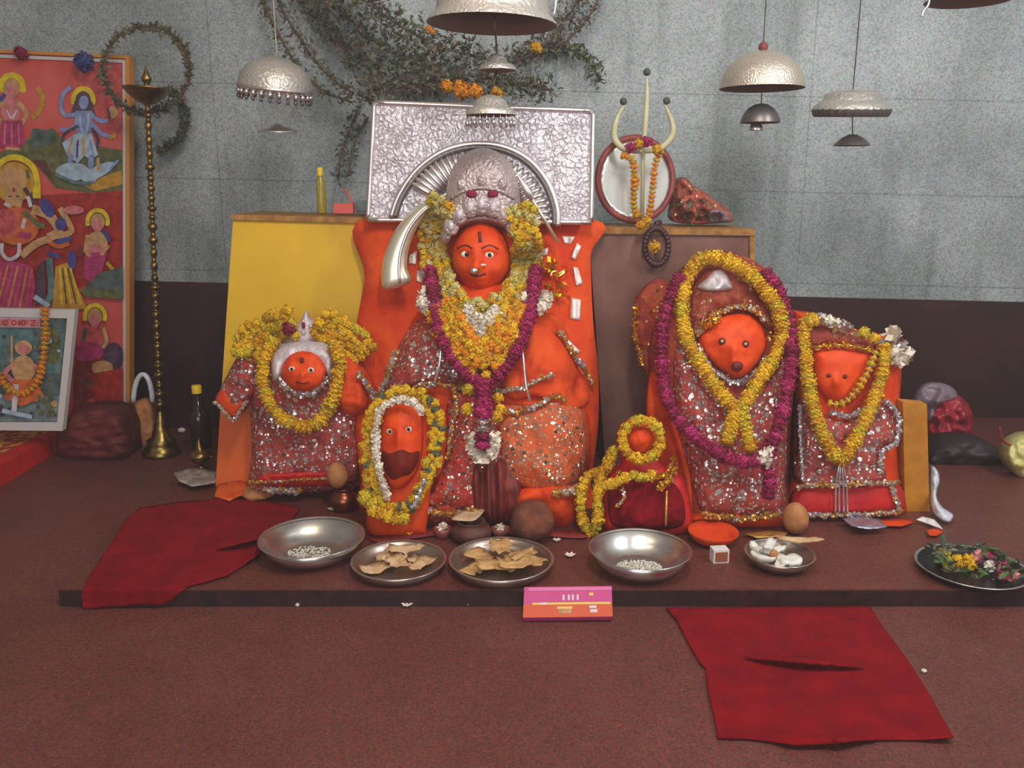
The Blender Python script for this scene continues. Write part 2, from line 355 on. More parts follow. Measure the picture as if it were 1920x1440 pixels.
def ell(cx, cy, rx, ry, n=20, rot=0):
    c, s = math.cos(math.radians(rot)), math.sin(math.radians(rot))
    return [(cx+rx*math.cos(t)*c-ry*math.sin(t)*s, cy+rx*math.cos(t)*s+ry*math.sin(t)*c) for t in np.linspace(0, 2*math.pi, n+1)[:-1]]

# flower templates (unit radius)
def pompom(n=44, seed=1, flat=1.0, tilt=.5, size=.42):
    rg = np.random.RandomState(seed); vs = []; fs = []
    core = MB(); ball(core, (0, 0, 0), .78, 'dark', 8); vs += np.concatenate(core.v).tolist(); fs += core.f
    for i in range(n):
        z = 1-2*(i+.5)/n; t = i*2.39996; r = math.sqrt(1-z*z); d = Vector((r*math.cos(t), r*math.sin(t), z))
        u = d.orthogonal().normalized(); u.rotate(Matrix.Rotation(rg.uniform(0, 6.28), 3, d)); w = d.cross(u)
        w = (w+d*rg.uniform(-.2, tilt)*2).normalized(); c = d*rg.uniform(.8, .98); k = len(vs); a = size*rg.uniform(.8, 1.2)
        vs += [list(c-u*a*.5-w*a*.5), list(c+u*a*.5-w*a*.5), list(c+u*a*.62+w*a*.6+d*a*.25), list(c-u*a*.62+w*a*.6+d*a*.25)]; fs.append([k, k+1, k+2, k+3])
    v = np.array(vs); v[:, 2] *= flat; return v, fs
POM = [pompom(64, s, 1, .45, .34) for s in range(5)]
DISC = [pompom(52, s, .6, .35, .32) for s in range(5)]
BUD = [pompom(18, s, 1, .9, .7) for s in range(5)]
def rot_to(d):
    d = Vector(d).normalized(); return np.array(Vector((0, 0, 1)).rotation_difference(d).to_matrix())
def florets(mb, centres, r, mats, tmpl=POM, dirs=None, seed=0):
    rg = random.Random(seed)
    for i, c in enumerate(centres):
        v, f = tmpl[rg.randrange(len(tmpl))]; rr = r*rg.uniform(.85, 1.15)
        if dirs is not None: R = rot_to(dirs[i])@np.array(Matrix.Rotation(rg.uniform(0, 6.28), 3, 'Z'))
        else: R = np.array(Matrix.Rotation(rg.uniform(0, 6.28), 3, 'Z')@Matrix.Rotation(rg.uniform(0, 6.28), 3, 'X'))
        mb.add((v*rr)@R.T+np.array(c), f, mats[rg.randrange(len(mats))], False)
    return mb
def lay(path, shapes, r_px, closed=False, extra=0, step=5, Y=None):
    """a strand draped over the shapes along a photo path -> world points lying on them"""
    p = resample(crom(path, 6, closed), step, closed); x, y = p[:, 0], p[:, 1]
    d = front(x, y, shapes, r_px*1.4) if shapes else (Y(x, y) if callable(Y) else np.full(len(x), Y))
    n = len(d); d0 = d
    for w in range(2):                                   # taut between high spots
        if closed: d = np.min([np.roll(d, k) for k in (-1, 0, 1)], 0) if w == 0 else np.minimum(d0, np.mean([np.roll(d, k) for k in (-2, -1, 0, 1, 2)], 0))
        else:
            e = np.pad(d, 2, mode='edge'); d = np.min([e[1:n+1], e[2:n+2], e[3:n+3]], 0) if w == 0 else np.minimum(d0, np.mean([e[k:n+k] for k in range(5)], 0))
    rw = r_px*mpp(y, d)
    return W(x, y, d-rw*1.3-extra), rw
def strand(mb, path, shapes, r_px, mats, closed=False, tmpl=POM, gap=.95, wide=0, extra=0, Y=None, seed=0, rows=1):
    pts, rw = lay(path, shapes, r_px, closed, extra, Y=Y); r = float(np.mean(rw))
    q = resample(pts, r*2*gap*(.55 if tmpl is DISC else .8), closed)
    t = np.gradient(q, axis=0); cs = []; ds = []; rg = random.Random(seed)
    for i in range(len(q)):
        for k in range(rows):
            a = Vector(t[i]).normalized(); s = a.cross(Vector((0, -1, 0))).normalized()
            o = s*((k-(rows-1)/2)*r*1.5+rg.uniform(-wide, wide)*r)
            cs.append(np.array(q[i])+np.array(o)+np.array([0, -abs(rg.gauss(0, wide*.3))*r, 0])); ds.append(a)
    florets(mb, cs, r*1.05, mats, tmpl, ds if tmpl is DISC else None, seed)
    tube(mb, q if not closed else list(q)+[q[0]], r*.25, 'string', 6)
    return mb
YEL = ['marigold_a', 'marigold_a', 'marigold_b', 'marigold_c']; ORA = ['marigold_o', 'marigold_b']; MIX = ['marigold_a', 'marigold_b', 'marigold_c', 'cream', 'cream_b', 'cream']
MAG = ['rose_a', 'rose_a', 'rose_b', 'rose_c']; JAS = ['jasmine', 'jasmine', 'jasmine_b']
def line(pts, shapes, r_px, m, name, parent=None, extra=0, Y=None):
    p, rw = lay(pts, shapes, r_px, extra=extra, Y=Y); r = float(np.mean(rw)); mb = MB()
    if m not in ('lace', 'gold_trim', 'gold', 'tinsel') or r_px < 3: return tube(mb, p, r, m, 8).build(name, parent)
    tube(mb, p, r*.6, m, 8); q = resample(p, r*1.0); rg = random.Random(len(q))     # a band of small knots and beads
    florets(mb, q+np.array([[rg.uniform(-.5, .5)*r, -rg.random()*r*.3, rg.uniform(-.6, .6)*r] for _ in q]), r*.95, [m, m, 'tinsel' if m != 'gold' else 'gold_trim', 'gold_trim' if m != 'tinsel' else 'silver'], BUD, seed=len(q)); return mb.build(name, parent)
def struct(name, mb): return tag(mb.build(name), kind='structure')
def stained(name, c, c2, z0, z1):
    """paint c with the stain c2 smeared over its lower part"""
    m, nt, b = base_mat(name); co = coords(nt); L = nt.links.new
    sx = N(nt, 'ShaderNodeSeparateXYZ'); L(co, sx.inputs[0]); n = N(nt, 'ShaderNodeTexNoise', Scale=6, Detail=5); L(co, n.inputs['Vector'])
    a = N(nt, 'ShaderNodeMath', operation='MULTIPLY_ADD'); L(n.outputs['Fac'], a.inputs[0]); a.inputs[1].default_value = .12; L(sx.outputs['Z'], a.inputs[2])
    r = N(nt, 'ShaderNodeMapRange'); L(a.outputs[0], r.inputs['Value']); r.inputs['From Min'].default_value = z0+.06; r.inputs['From Max'].default_value = z1+.06
    n2 = N(nt, 'ShaderNodeTexNoise', Scale=5, Detail=6); L(co, n2.inputs['Vector'])
    mx0 = N(nt, 'ShaderNodeMix', data_type='RGBA'); L(n2.outputs['Fac'], mx0.inputs[0]); mx0.inputs[6].default_value = lin(c); mx0.inputs[7].default_value = lin(tuple(v*.88 for v in c))
    mx = N(nt, 'ShaderNodeMix', data_type='RGBA'); L(r.outputs[0], mx.inputs[0]); mx.inputs[6].default_value = lin(c2); L(mx0.outputs[2], mx.inputs[7])
    L(mx.outputs[2], b.inputs['Base Color']); b.inputs['Roughness'].default_value = .55
    return m
stained('yellow_stained', (228, 180, 16), (222, 98, 22), .28, .44)
sequin('maroon_gold', (140, 40, 28), (168, 66, 34), (226, 180, 80), 85, .22)
mat('paper_white', (222, 214, 210), .8); mat('leaf_green', (70, 104, 48), .6); mat('pinkish', (216, 140, 140), .8); mat('foil', (180, 178, 196), .25, .7, bump=.5, bsc=40); mat('match_brown', (150, 82, 50), .7); mat('cup_pink', (170, 90, 84), .25, trans=.3)
embossed('parasol_hammered', (226, 212, 192), (204, 192, 178), .36, 90, .3, .65)
sequin('bundle_cloth', (186, 84, 64), (120, 66, 50), (220, 180, 130), 70, .3)
mat('maroon_red', (150, 36, 28), .75, c2=(110, 34, 26), sc=22, bump=.4, bsc=40)
# ================================================================ setting
XW, YB, YF, ZC = 3.0, 3.9, -2.4, 3.0
def slab_box(name, lo, hi, m): return struct(name, box(MB(), lo, hi, m))
slab_box('floor', (-XW, YF, -.1), (XW, YB, 0), 'floor_stone')
slab_box('wall_back', (-XW, YB, -.1), (XW, YB+.15, ZC), 'wall_stone')
slab_box('wall_left', (-XW-.15, YF, -.1), (-XW, YB+.15, ZC), 'wall_plain')
slab_box('wall_right', (XW, YF, -.1), (XW+.15, YB+.15, ZC), 'wall_plain')
slab_box('wall_front', (-XW-.15, YF-.15, -.1), (XW+.15, YF, ZC), 'wall_plain')
slab_box('ceiling', (-XW-.15, YF-.15, ZC), (XW+.15, YB+.15, ZC+.12), 'ceiling_white')
# dark stone dado along the back wall, its top running very slightly down to the right
dl, dr = P(0, 521, YB-.02), P(1920, 567, YB-.02)
sl = (dr.z-dl.z)/(dr.x-dl.x); zl = dl.z+sl*(-XW-dl.x); zr = dl.z+sl*(XW-dl.x)
m = MB(); m.add([(-XW, YB-.02, 0), (XW, YB-.02, 0), (XW, YB-.02, zr), (-XW, YB-.02, zl), (-XW, YB, 0), (XW, YB, 0), (XW, YB, zr), (-XW, YB, zl)],
                [[0, 1, 2, 3], [3, 2, 6, 7], [0, 3, 7, 4], [1, 5, 6, 2]], 'dado_stone', False)
struct('trim_1', m)
EDGE = GY(1106)
m = MB(); sx = G(116, 1100).x
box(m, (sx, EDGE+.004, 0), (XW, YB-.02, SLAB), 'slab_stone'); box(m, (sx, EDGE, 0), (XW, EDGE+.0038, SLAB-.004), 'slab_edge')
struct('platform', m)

# ================================================================ lamps of the room (above and in front of the shrine)
def area(name, loc, rot, size, e, c):
    l = bpy.data.lights.new(name, 'AREA'); l.shape = 'RECTANGLE'; l.size, l.size_y = size; l.energy = e; l.color = c
    o = bpy.data.objects.new(name, l); C.objects.link(o); o.location = loc; o.rotation_euler = rot; return o
def aim(o, t): o.rotation_euler = (Vector(t)-o.location).to_track_quat('-Z', 'Y').to_euler()
a = area('tube_light', (.25, 1.0, 2.85), (0, 0, 0), (.12, 1.2), 56, (1, .97, .93)); aim(a, (.1, 2.9, .4))
a = area('tube_light', (2.2, 1.2, 2.5), (0, 0, 0), (.14, 1.2), 52, (.93, .97, 1)); aim(a, (1.4, 3.9, 1.4))
a = area('window_light', (-.2, -2.2, 1.7), (0, 0, 0), (2.8, 1.8), 85, (.97, .985, 1)); aim(a, (0, 3.5, .9))
l = bpy.data.lights.new('bulb_light', 'POINT'); l.energy = 14; l.color = (1, .78, .5); l.shadow_soft_size = .04
o = bpy.data.objects.new('bulb_light', l); C.objects.link(o); o.location = (-.5, 1.5, 2.3)
w = bpy.data.worlds.new('world'); bpy.context.scene.world = w; w.use_nodes = True
w.node_tree.nodes['Background'].inputs[0].default_value = (.75, .8, .85, 1); w.node_tree.nodes['Background'].inputs[1].default_value = .3
vo = w.node_tree.nodes.new('ShaderNodeVolumeScatter'); vo.inputs['Density'].default_value = .015; vo.inputs['Color'].default_value = (.95, .93, .95, 1)
w.node_tree.links.new(vo.outputs[0], w.node_tree.nodes['World Output'].inputs['Volume'])
vs = bpy.context.scene.view_settings; vs.view_transform = 'Standard'; vs.look = 'None'; vs.exposure = -.2; vs.gamma = 1; vs.use_curve_mapping = False

# ================================================================ big devotional poster, left
PY = lean(97, 3.80, 790, 3.70)
def flat(mb, pts, base, off, m):
    p = np.array(pts, float); v = W(p[:, 0], p[:, 1], base(p[:, 0], p[:, 1])-off); return mb.add(v, [list(range(len(v)))[::-1]], m, False)
def stroke(mb, pts, wpx, base, off, m):
    p = crom(pts, 4, False); t = np.gradient(p, axis=0); t /= np.linalg.norm(t, axis=1)[:, None]+1e-9; nn = np.stack([-t[:, 1], t[:, 0]], 1)*wpx/2
    a = np.vstack([p+nn, p-nn]); n = len(p); v = W(a[:, 0], a[:, 1], base(a[:, 0], a[:, 1])-off)
    return mb.add(v, [[i, i+1, n+i+1, n+i] for i in range(n-1)], m, False)
def slabpx(mb, pts, base, th, m):
    """flat board with thickness from a photo outline"""
    p = np.array(pts, float); f = W(p[:, 0], p[:, 1], base(p[:, 0], p[:, 1])); b = f+np.array([0, th, 0]); n = len(p)
    return mb.add(np.vstack([f, b]), [list(range(n))[::-1], list(range(n, 2*n))]+[[i, (i+1) % n, n+(i+1) % n, n+i] for i in range(n)], m, False)
root = thing('framed_poster', 'tall red framed poster of many small painted deities leaning on the left wall', 'poster', P(110, 785, 3.72))
fr = MB(); slabpx(fr, [(235, 109), (242, 110), (243, 792), (236, 792)], lambda x, y: PY(x, y)-.015, .05, 'frame_wood')
slabpx(fr, [(-130, 93), (242, 110), (242, 104), (-130, 87)], lambda x, y: PY(x, y)-.015, .05, 'frame_wood'); slabpx(fr, [(-130, 92), (-122, 92), (-121, 792), (-129, 792)], lambda x, y: PY(x, y)-.015, .05, 'frame_wood'); fr.build('frame', root)
fw = MB(); slabpx(fw, [(230, 112), (235, 112), (236, 790), (231, 790)], lambda x, y: PY(x, y)-.008, .02, 'frame_white'); slabpx(fw, [(-122, 97), (235, 112), (235, 118), (-122, 103)], lambda x, y: PY(x, y)-.008, .02, 'frame_white')
tag(fw.build('inner_border', root), 'thin white strip inside the wooden frame')
pm = MB(); slabpx(pm, [(-124, 94), (236, 110), (236, 792), (-124, 792)], PY, .02, 'poster_red')
LAY = [0.0]
def pl(pts, m): LAY[0] += .00022; flat(pm, pts, PY, LAY[0], m)
def ps(pts, w_, m): LAY[0] += .00022; stroke(pm, pts, w_, PY, LAY[0], m)
pl([(130, 118), (230, 120), (230, 250), (190, 255), (150, 170)], 'p_rose')
pl([(0, 370), (231, 358), (231, 520), (60, 560), (0, 560)], 'p_red')
pl([(0, 285), (40, 272), (62, 250), (100, 240), (118, 262), (231, 282), (231, 356), (170, 362), (104, 352), (60, 300), (0, 300)], 'p_green')
pl([(62, 240), (100, 246), (105, 262), (70, 280), (52, 265)], 'p_sea'); pl([(150, 345), (228, 320), (231, 345), (180, 358)], 'p_gold')
pl([(60, 300), (110, 352), (104, 345), (85, 300)], 'p_brown')
def halo(cx, cy, r, wd, inner='p_tan', a0=-20, a1=200):
    ps([(cx+r*math.cos(math.radians(t)), cy-r*1.15*math.sin(math.radians(t))) for t in np.linspace(a0, a1, 14)], wd, 'p_yellow'); pl(ell(cx, cy, r*.72, r*.85), inner)
# upper left figure
halo(22, 165, 21, 11); pl(ell(22, 172, 9, 13), 'p_pink'); pl(ell(20, 205, 18, 28), 'p_pink'); ps([(8, 190), (-8, 210), (4, 232)], 9, 'p_tan'); ps([(34, 192), (50, 214), (40, 232)], 9, 'p_tan')
ps([(60, 222), (76, 205), (80, 180), (70, 165)], 9, 'p_gold'); ps([(8, 176), (0, 190)], 8, 'p_violet')
pl([(2, 226), (42, 226), (46, 272), (20, 280), (0, 276)], 'p_magenta'); ps([(10, 232), (8, 270)], 3, 'p_pink'); ps([(22, 232), (22, 274)], 3, 'p_pink'); ps([(34, 232), (36, 270)], 3, 'p_pink'); ps([(10, 278), (38, 280)], 6, 'p_tan'); ps([(12, 206), (22, 222), (32, 206)], 3, 'p_white')
# blue figure
halo(156, 188, 19, 9, 'p_dark'); pl([(140, 190), (156, 170), (173, 192), (180, 218), (160, 214), (140, 218), (132, 214)], 'p_dark'); pl(ell(157, 192, 9, 13), 'p_blue')
pl([(142, 208), (172, 208), (174, 240), (164, 256), (148, 256), (140, 236)], 'p_blue'); ps([(145, 214), (122, 216), (114, 196), (120, 174), (134, 163)], 8, 'p_blue'); ps([(146, 228), (130, 244), (112, 242)], 8, 'p_blue'); ps([(168, 212), (186, 226), (202, 226)], 8, 'p_blue'); ps([(168, 226), (190, 250), (208, 256)], 8, 'p_blue')
ps([(146, 236), (120, 252), (116, 276)], 5, 'p_dark'); ps([(172, 240), (184, 262), (178, 280)], 6, 'p_dark'); ps([(205, 258), (218, 254)], 8, 'p_gold')
ps([(150, 212), (152, 240), (158, 250), (164, 240), (166, 212)], 4, 'p_pale'); pl([(142, 250), (172, 250), (184, 290), (170, 300), (158, 292), (146, 306), (126, 292), (116, 268)], 'p_pale')
ps([(136, 258), (128, 290)], 4, 'p_tan'); ps([(156, 256), (156, 292)], 5, 'p_tan'); ps([(168, 262), (176, 292)], 4, 'p_blue'); ps([(146, 262), (144, 296)], 4, 'p_violet')
ps([(172, 290), (170, 314), (176, 342)], 10, 'p_blue'); ps([(134, 290), (130, 312)], 9, 'p_blue'); pl(ell(136, 322, 32, 17), 'p_pale'); pl(ell(184, 322, 34, 11, rot=-28), 'p_pale'); ps([(104, 326), (140, 342), (170, 344)], 6, 'p_teal'); ps([(184, 296), (184, 322)], 6, 'p_tan'); ps([(206, 318), (222, 300)], 5, 'p_blue')
pl(ell(211, 211, 10, 12), 'p_tan'); ps([(202, 202), (206, 222)], 4, 'p_dark')
# large middle figure
ps([(-6, 312), (14, 297), (40, 297), (62, 314), (70, 342), (70, 366)], 11, 'p_yellow'); ps([(68, 346), (69, 372)], 15, 'p_yellow'); pl(ell(26, 342, 38, 38), 'p_gold'); pl(ell(24, 336, 26, 24), 'p_tan'); ps([(50, 318), (54, 334)], 6, 'p_green')
pl(ell(26, 374, 17, 24), 'p_tan'); ps([(16, 368), (22, 368)], 3, 'p_dark'); ps([(30, 368), (36, 368)], 3, 'p_dark'); ps([(22, 388), (31, 388)], 3, 'p_red'); ps([(26, 352), (26, 360)], 4, 'p_red'); ps([(46, 352), (58, 372), (66, 380)], 8, 'p_dark'); ps([(8, 382), (18, 386)], 6, 'p_white'); ps([(52, 368), (58, 388)], 7, 'p_white')
pl(ell(32, 424, 42, 36), 'p_orange'); pl(ell(8, 418, 26, 26), 'p_rose'); ps([(60, 392), (92, 404), (110, 432), (90, 446)], 17, 'p_tan'); ps([(112, 390), (130, 420), (132, 436), (96, 444)], 11, 'p_tan'); ps([(44, 396), (70, 420), (84, 424)], 10, 'p_green')
pl(ell(88, 390, 11, 20, rot=-32), 'p_violet'); pl(ell(114, 420, 11, 12), 'p_violet'); pl(ell(118, 452, 18, 6, rot=-18), 'p_violet'); pl(ell(135, 488, 8, 19), 'p_violet'); ps([(90, 474), (112, 482)], 8, 'p_violet')
ps([(46, 410), (42, 428)], 7, 'p_white'); ps([(4, 456), (4, 474), (16, 486), (34, 478), (36, 456)], 7, 'p_white'); ps([(34, 440), (58, 442)], 10, 'p_magenta'); ps([(90, 452), (110, 462), (130, 456)], 8, 'p_orange'); ps([(40, 480), (66, 458), (96, 446)], 14, 'p_tan')
pl([(-40, 492), (30, 490), (62, 500), (66, 540), (58, 580), (-40, 580)], 'p_magenta')
for k in range(9): ps([(60-k*9, 502-k), (54-k*10, 540), (48-k*11, 576)], 3, 'p_gold' if k % 2 else 'p_rose')
pl([(70, 500), (84, 486), (86, 560), (66, 574)], 'p_dark'); ps([(92, 484), (96, 550), (80, 574)], 12, 'p_teal'); pl([(104, 500), (126, 492), (146, 540), (164, 580), (98, 580)], 'p_gold')
for k in range(5): ps([(112+k*5, 502), (116+k*9, 570)], 3, 'p_brown' if k % 2 else 'p_yellow')
ps([(64, 556), (92, 574)], 9, 'p_pale')
# right middle seated figure
pl(ell(138, 394, 20, 8), 'p_pink')
halo(183, 416, 19, 8); pl(ell(183, 424, 9, 12), 'p_pink'); pl(ell(182, 454, 20, 20), 'p_tan'); pl(ell(178, 470, 22, 12), 'p_pink'); pl([(160, 474), (202, 472), (190, 512), (172, 530), (156, 520)], 'p_magenta'); ps([(194, 432), (206, 452)], 8, 'p_violet'); ps([(204, 460), (190, 478)], 7, 'p_tan'); ps([(164, 440), (160, 470), (170, 480)], 6, 'p_tan'); ps([(152, 460), (150, 480)], 10, 'p_deep'); ps([(200, 492), (212, 506)], 7, 'p_gold'); pl([(186, 512), (230, 500), (231, 552), (150, 548)], 'p_sea'); pl([(150, 540), (231, 545), (231, 562), (160, 556)], 'p_green')
# right lower seated figure
halo(178, 594, 19, 8); pl(ell(178, 602, 9, 13), 'p_pink'); pl(ell(176, 632, 22, 20), 'p_rose'); ps([(194, 614), (200, 640), (192, 652)], 7, 'p_tan'); ps([(160, 616), (156, 644)], 7, 'p_sea'); pl(ell(166, 660, 28, 20), 'p_magenta'); pl([(140, 680), (192, 672), (200, 730), (150, 750), (138, 740)], 'p_deep'); pl(ell(212, 668, 19, 26), 'p_dark'); pl(ell(192, 690, 20, 14), 'p_tan'); pl([(176, 700), (230, 690), (231, 770), (190, 760), (170, 730)], 'p_red'); ps([(150, 712), (176, 722)], 12, 'p_brown'); pl([(138, 748), (231, 764), (231, 790), (130, 790)], 'p_deep')
pm.build('print', root)

# small ornaments stuck on the poster top
tag(florets(MB(), [P(157, 116, PY(157, 116)-.06)], .036, ['blue_flower'], POM).build('paper_flower'), 'dark blue paper flower fixed at the top edge of the poster', 'flower')
tag(florets(MB(), [P(37, 98, PY(37, 98)-.045), P(40, 101, PY(37, 98)-.045)], .022, ['rose_b'], POM).build('paper_flower'), 'small crimson flower at the top left of the poster', 'flower')

# dried wreath rings hanging on the wall behind the lamp
def wreath(cx, cy, r, a0, a1, Y, label, leaf):
    m = MB(); rg = random.Random(cx); path = [P(cx+r*math.cos(math.radians(t)), cy-r*math.sin(math.radians(t)), Y) for t in np.linspace(a0, a1, 40)]
    tube(m, path, .006, 'leaf_brown', 6)
    for p in path:
        for k in range(16):
            leafq(m, p+Vector((rg.gauss(0, .006), 0, rg.gauss(0, .006))), rg, leaf, .026)
    return tag(m.build('hanging_dried_wreath'), label, 'wreath')
def leafq(m, p, rg, mats, L, d=None):
    d = Vector((rg.uniform(-1, 1), rg.uniform(-.8, .3), rg.uniform(-1, 1))).normalized() if d is None else d
    s = d.orthogonal().normalized(); s.rotate(Matrix.Rotation(rg.uniform(0, 6.28), 3, d)); L = L*rg.uniform(.6, 1.3); wv = L*.22; nrm = d.cross(s)
    p = Vector(p)
    m.add([p, p+d*L*.45+s*wv+nrm*L*.08, p+d*L, p+d*L*.45-s*wv+nrm*L*.08, p+d*L*.5], [[0, 4, 1], [1, 4, 2], [2, 4, 3], [3, 4, 0]], rg.choice(mats), True)
wreath(275, 130, 81, 0, 360, 3.66, 'round dried garland ring hanging around the top of the tall brass lamp', ['leaf_olive', 'leaf_grey', 'leaf_brown'])
wreath(286, 222, 62, -80, 60, 3.80, 'dried garland arc hanging on the wall to the right of the brass lamp stem', ['leaf_dark', 'leaf_grey'])

# tall brass lamp
b0, b1 = G(304, 852, 0), P(276, 182, 3.5); ax = b1-b0; L = ax.length; root = thing('brass_lamp', 'tall slender brass oil lamp with beaded stem standing by the poster', 'lamp', b0)
s = mpp(700, 3.47)
lathe(MB(), [(0, 0), (34*s, 0), (36*s, .012), (30*s, .03), (25*s, .05), (27*s, .062), (17*s, .08), (12*s, .13), (9*s, .16), (6*s, .19)], b0, 'brass', ax).build('base', root)
pr = []; rg = random.Random(3); z = .19
while z < L-.02:
    big = rg.random() < .5; h = rg.uniform(.03, .055); r = (8 if big else 6.2)*s; q = 4.2*s
    pr += [(q, z), (q, z+h*.4), (r, z+h*.55), (r*1.05, z+h*.7), (r, z+h*.85), (q, z+h)]; z += h
lathe(MB(), pr, b0, 'brass', ax, 20).build('stem', root)
mb = MB(); lathe(mb, [(5*s, -.03), (16*s, -.02), (30*s, .004), (40*s, .028), (41*s, .034), (38*s, .036), (26*s, .022), (6*s, .012), (5*s, .05), (8*s, .06), (9*s, .07), (5*s, .085), (2*s, .11), (0, .125)], b1, 'brass', ax)
mb.build('oil_bowl', root)

# small framed picture with its marigold garland, on the red stool
SP_ = lean(578, 3.42, 808, 3.32)
root = thing('framed_picture', 'small white framed picture of a painted figure standing on the red cloth stool', 'picture', P(30, 808, 3.32))
fr = MB(); op = [(-120, 576), (141, 581), (117, 808), (-120, 806)]; ip = [(-104, 592), (126, 597), (107, 792), (-104, 792)]
for i in range(4):
    j = (i+1) % 4; slabpx(fr, [op[i], op[j], ip[j], ip[i]], SP_, .03, 'frame_white')
fr.build('frame', root)
pm = MB(); LAY[0] = 0; slabpx(pm, [(-106, 590), (127, 596), (108, 794), (-106, 793)], lambda x, y: SP_(x, y)+.006, .012, 'p_sea')
PYs = lambda x, y: SP_(x, y)+.006
def pl(pts, m): LAY[0] += .0002; flat(pm, pts, PYs, LAY[0], m)
def ps(pts, w_, m): LAY[0] += .0002; stroke(pm, pts, w_, PYs, LAY[0], m)
pl([(-100, 594), (76, 596), (76, 614), (-100, 612)], 'p_white'); pl([(-60, 618), (122, 618), (112, 700), (40, 700), (-60, 690)], 'p_teal'); pl(ell(100, 650, 14, 34), 'p_green'); pl([(-60, 750), (112, 742), (108, 790), (-60, 790)], 'p_sky')
pl([(0, 597), (76, 599), (76, 613), (0, 612)], 'p_pink')
for cx in (10, 26, 44): ps(ell(cx, 605, 4, 4, 10)+[(cx+4, 605)], 2, 'p_red')
ps([(58, 601), (66, 602), (58, 610), (67, 610)], 2, 'p_red'); ps([(34, 610), (36, 602), (38, 610)], 2, 'p_red')
rg = random.Random(2)
for k in range(90):
    x, y = rg.uniform(-60, 112), rg.uniform(622, 788); pl(ell(x, y, rg.uniform(2, 7), rg.uniform(2, 7), 7), rg.choice(['p_green', 'p_teal', 'p_sea', 'p_pale', 'p_tan', 'p_sky', 'p_dark', 'p_green']))
pl(ell(44, 652, 16, 14), 'p_tan'); pl(ell(46, 655, 9, 11), 'p_pink'); pl(ell(44, 692, 22, 26), 'p_tan'); ps([(24, 684), (10, 700), (26, 716)], 9, 'p_pink'); ps([(64, 684), (78, 704), (60, 716)], 9, 'p_pink'); ps([(22, 630), (22, 690)], 4, 'p_tan'); pl([(24, 712), (66, 712), (84, 744), (40, 762), (6, 744)], 'p_orange'); ps([(30, 720), (26, 775)], 10, 'p_white'); ps([(70, 740), (96, 768)], 8, 'p_green'); ps([(4, 770), (60, 782)], 8, 'p_pale'); ps([(86, 620), (92, 640)], 8, 'p_sky')
pm.build('print', root)
m = MB(); strand(m, [(84, 580), (85, 620), (82, 660), (76, 700), (62, 726), (42, 739), (22, 732), (5, 715), (-8, 690), (-14, 640)], [], 7.5, ['marigold_o', 'marigold_o', 'marigold_b'], Y=lambda x, y: SP_(x, y)-.0, tmpl=DISC, gap=1.1)
tag(m.build('marigold_garland'), 'thin orange marigold garland hung over the small white framed picture', 'garland')

# red cloth stool (runs out of the frame on the left)
zt = .08; f0, f1 = G(98, 817, zt), G(-20, 884, zt)
root = thing('low_stool', 'low stool covered with a patterned red and yellow cloth under the small picture', 'stool', (f0.x-.3, f0.y-.3, 0))
m = MB(); xa, ya, xb, yb = f0.x, YB-.35, f1.x, f1.y
pts = [(xa+.02, ya), (f0.x, f0.y), (xb, yb), (-2.7, yb), (-2.7, ya)]
m.add([(x, y, z) for z in (zt, 0) for x, y in pts], [[4, 3, 2, 1, 0]]+[[i, (i+1) % 5, 5+(i+1) % 5, 5+i] for i in range(5)], 'red_bright', False); m.build('cloth_cover', root)
m = MB(); m.add([(xa-.03, ya, zt+.001), (f0.x-.06, f0.y, zt+.001), (xb-.09, yb+.02, zt+.001), (-2.6, yb+.02, zt+.001), (-2.6, ya, zt+.001)], [[4, 3, 2, 1, 0]], 'stool_print', False)
tag(m.build('printed_panel', root), 'yellow flower print on the red cloth')

def heap(name, label, cat, pts, Y0, bulge, m, fold=(.02, .03, .03, 1), back=.12, rim=40):
    s = Shape(pts, lambda x, y: Y0+0*np.asarray(x, float), bulge, rim, back, folds=fold); return tag(s.obj(name, m), label, cat)
y0 = GY(868, 0)+.1
heap('cloth_bundle', 'dark maroon cloth bundle lying below the tall poster beside the picture', 'bundle', [(112, 800), (140, 772), (190, 764), (232, 778), (246, 820), (240, 862), (190, 874), (130, 870), (104, 840)], y0, .1, 'maroon', (.035, .02, .06, 2))
# plastic bag next to it
yb_ = GY(838, 0)
root = thing('plastic_bag', 'white plastic bag with a loop handle standing between poster and brass lamp', 'bag', P(268, 838, yb_))
s = Shape([(250, 758), (270, 748), (286, 760), (292, 800), (288, 836), (266, 842), (248, 834), (246, 790)], lambda x, y: yb_+.03+0*np.asarray(x), .05, 20, .03, folds=(.012, .05, .05, 4)); s.obj('bag_body', 'tan_ball', root)
tube(MB(), [P(250+18*(1-math.cos(t)), 756-54*math.sin(t), yb_-.0) for t in np.linspace(.05, math.pi-.05, 16)], .011, 'plastic_white', 8).build('handle', root)

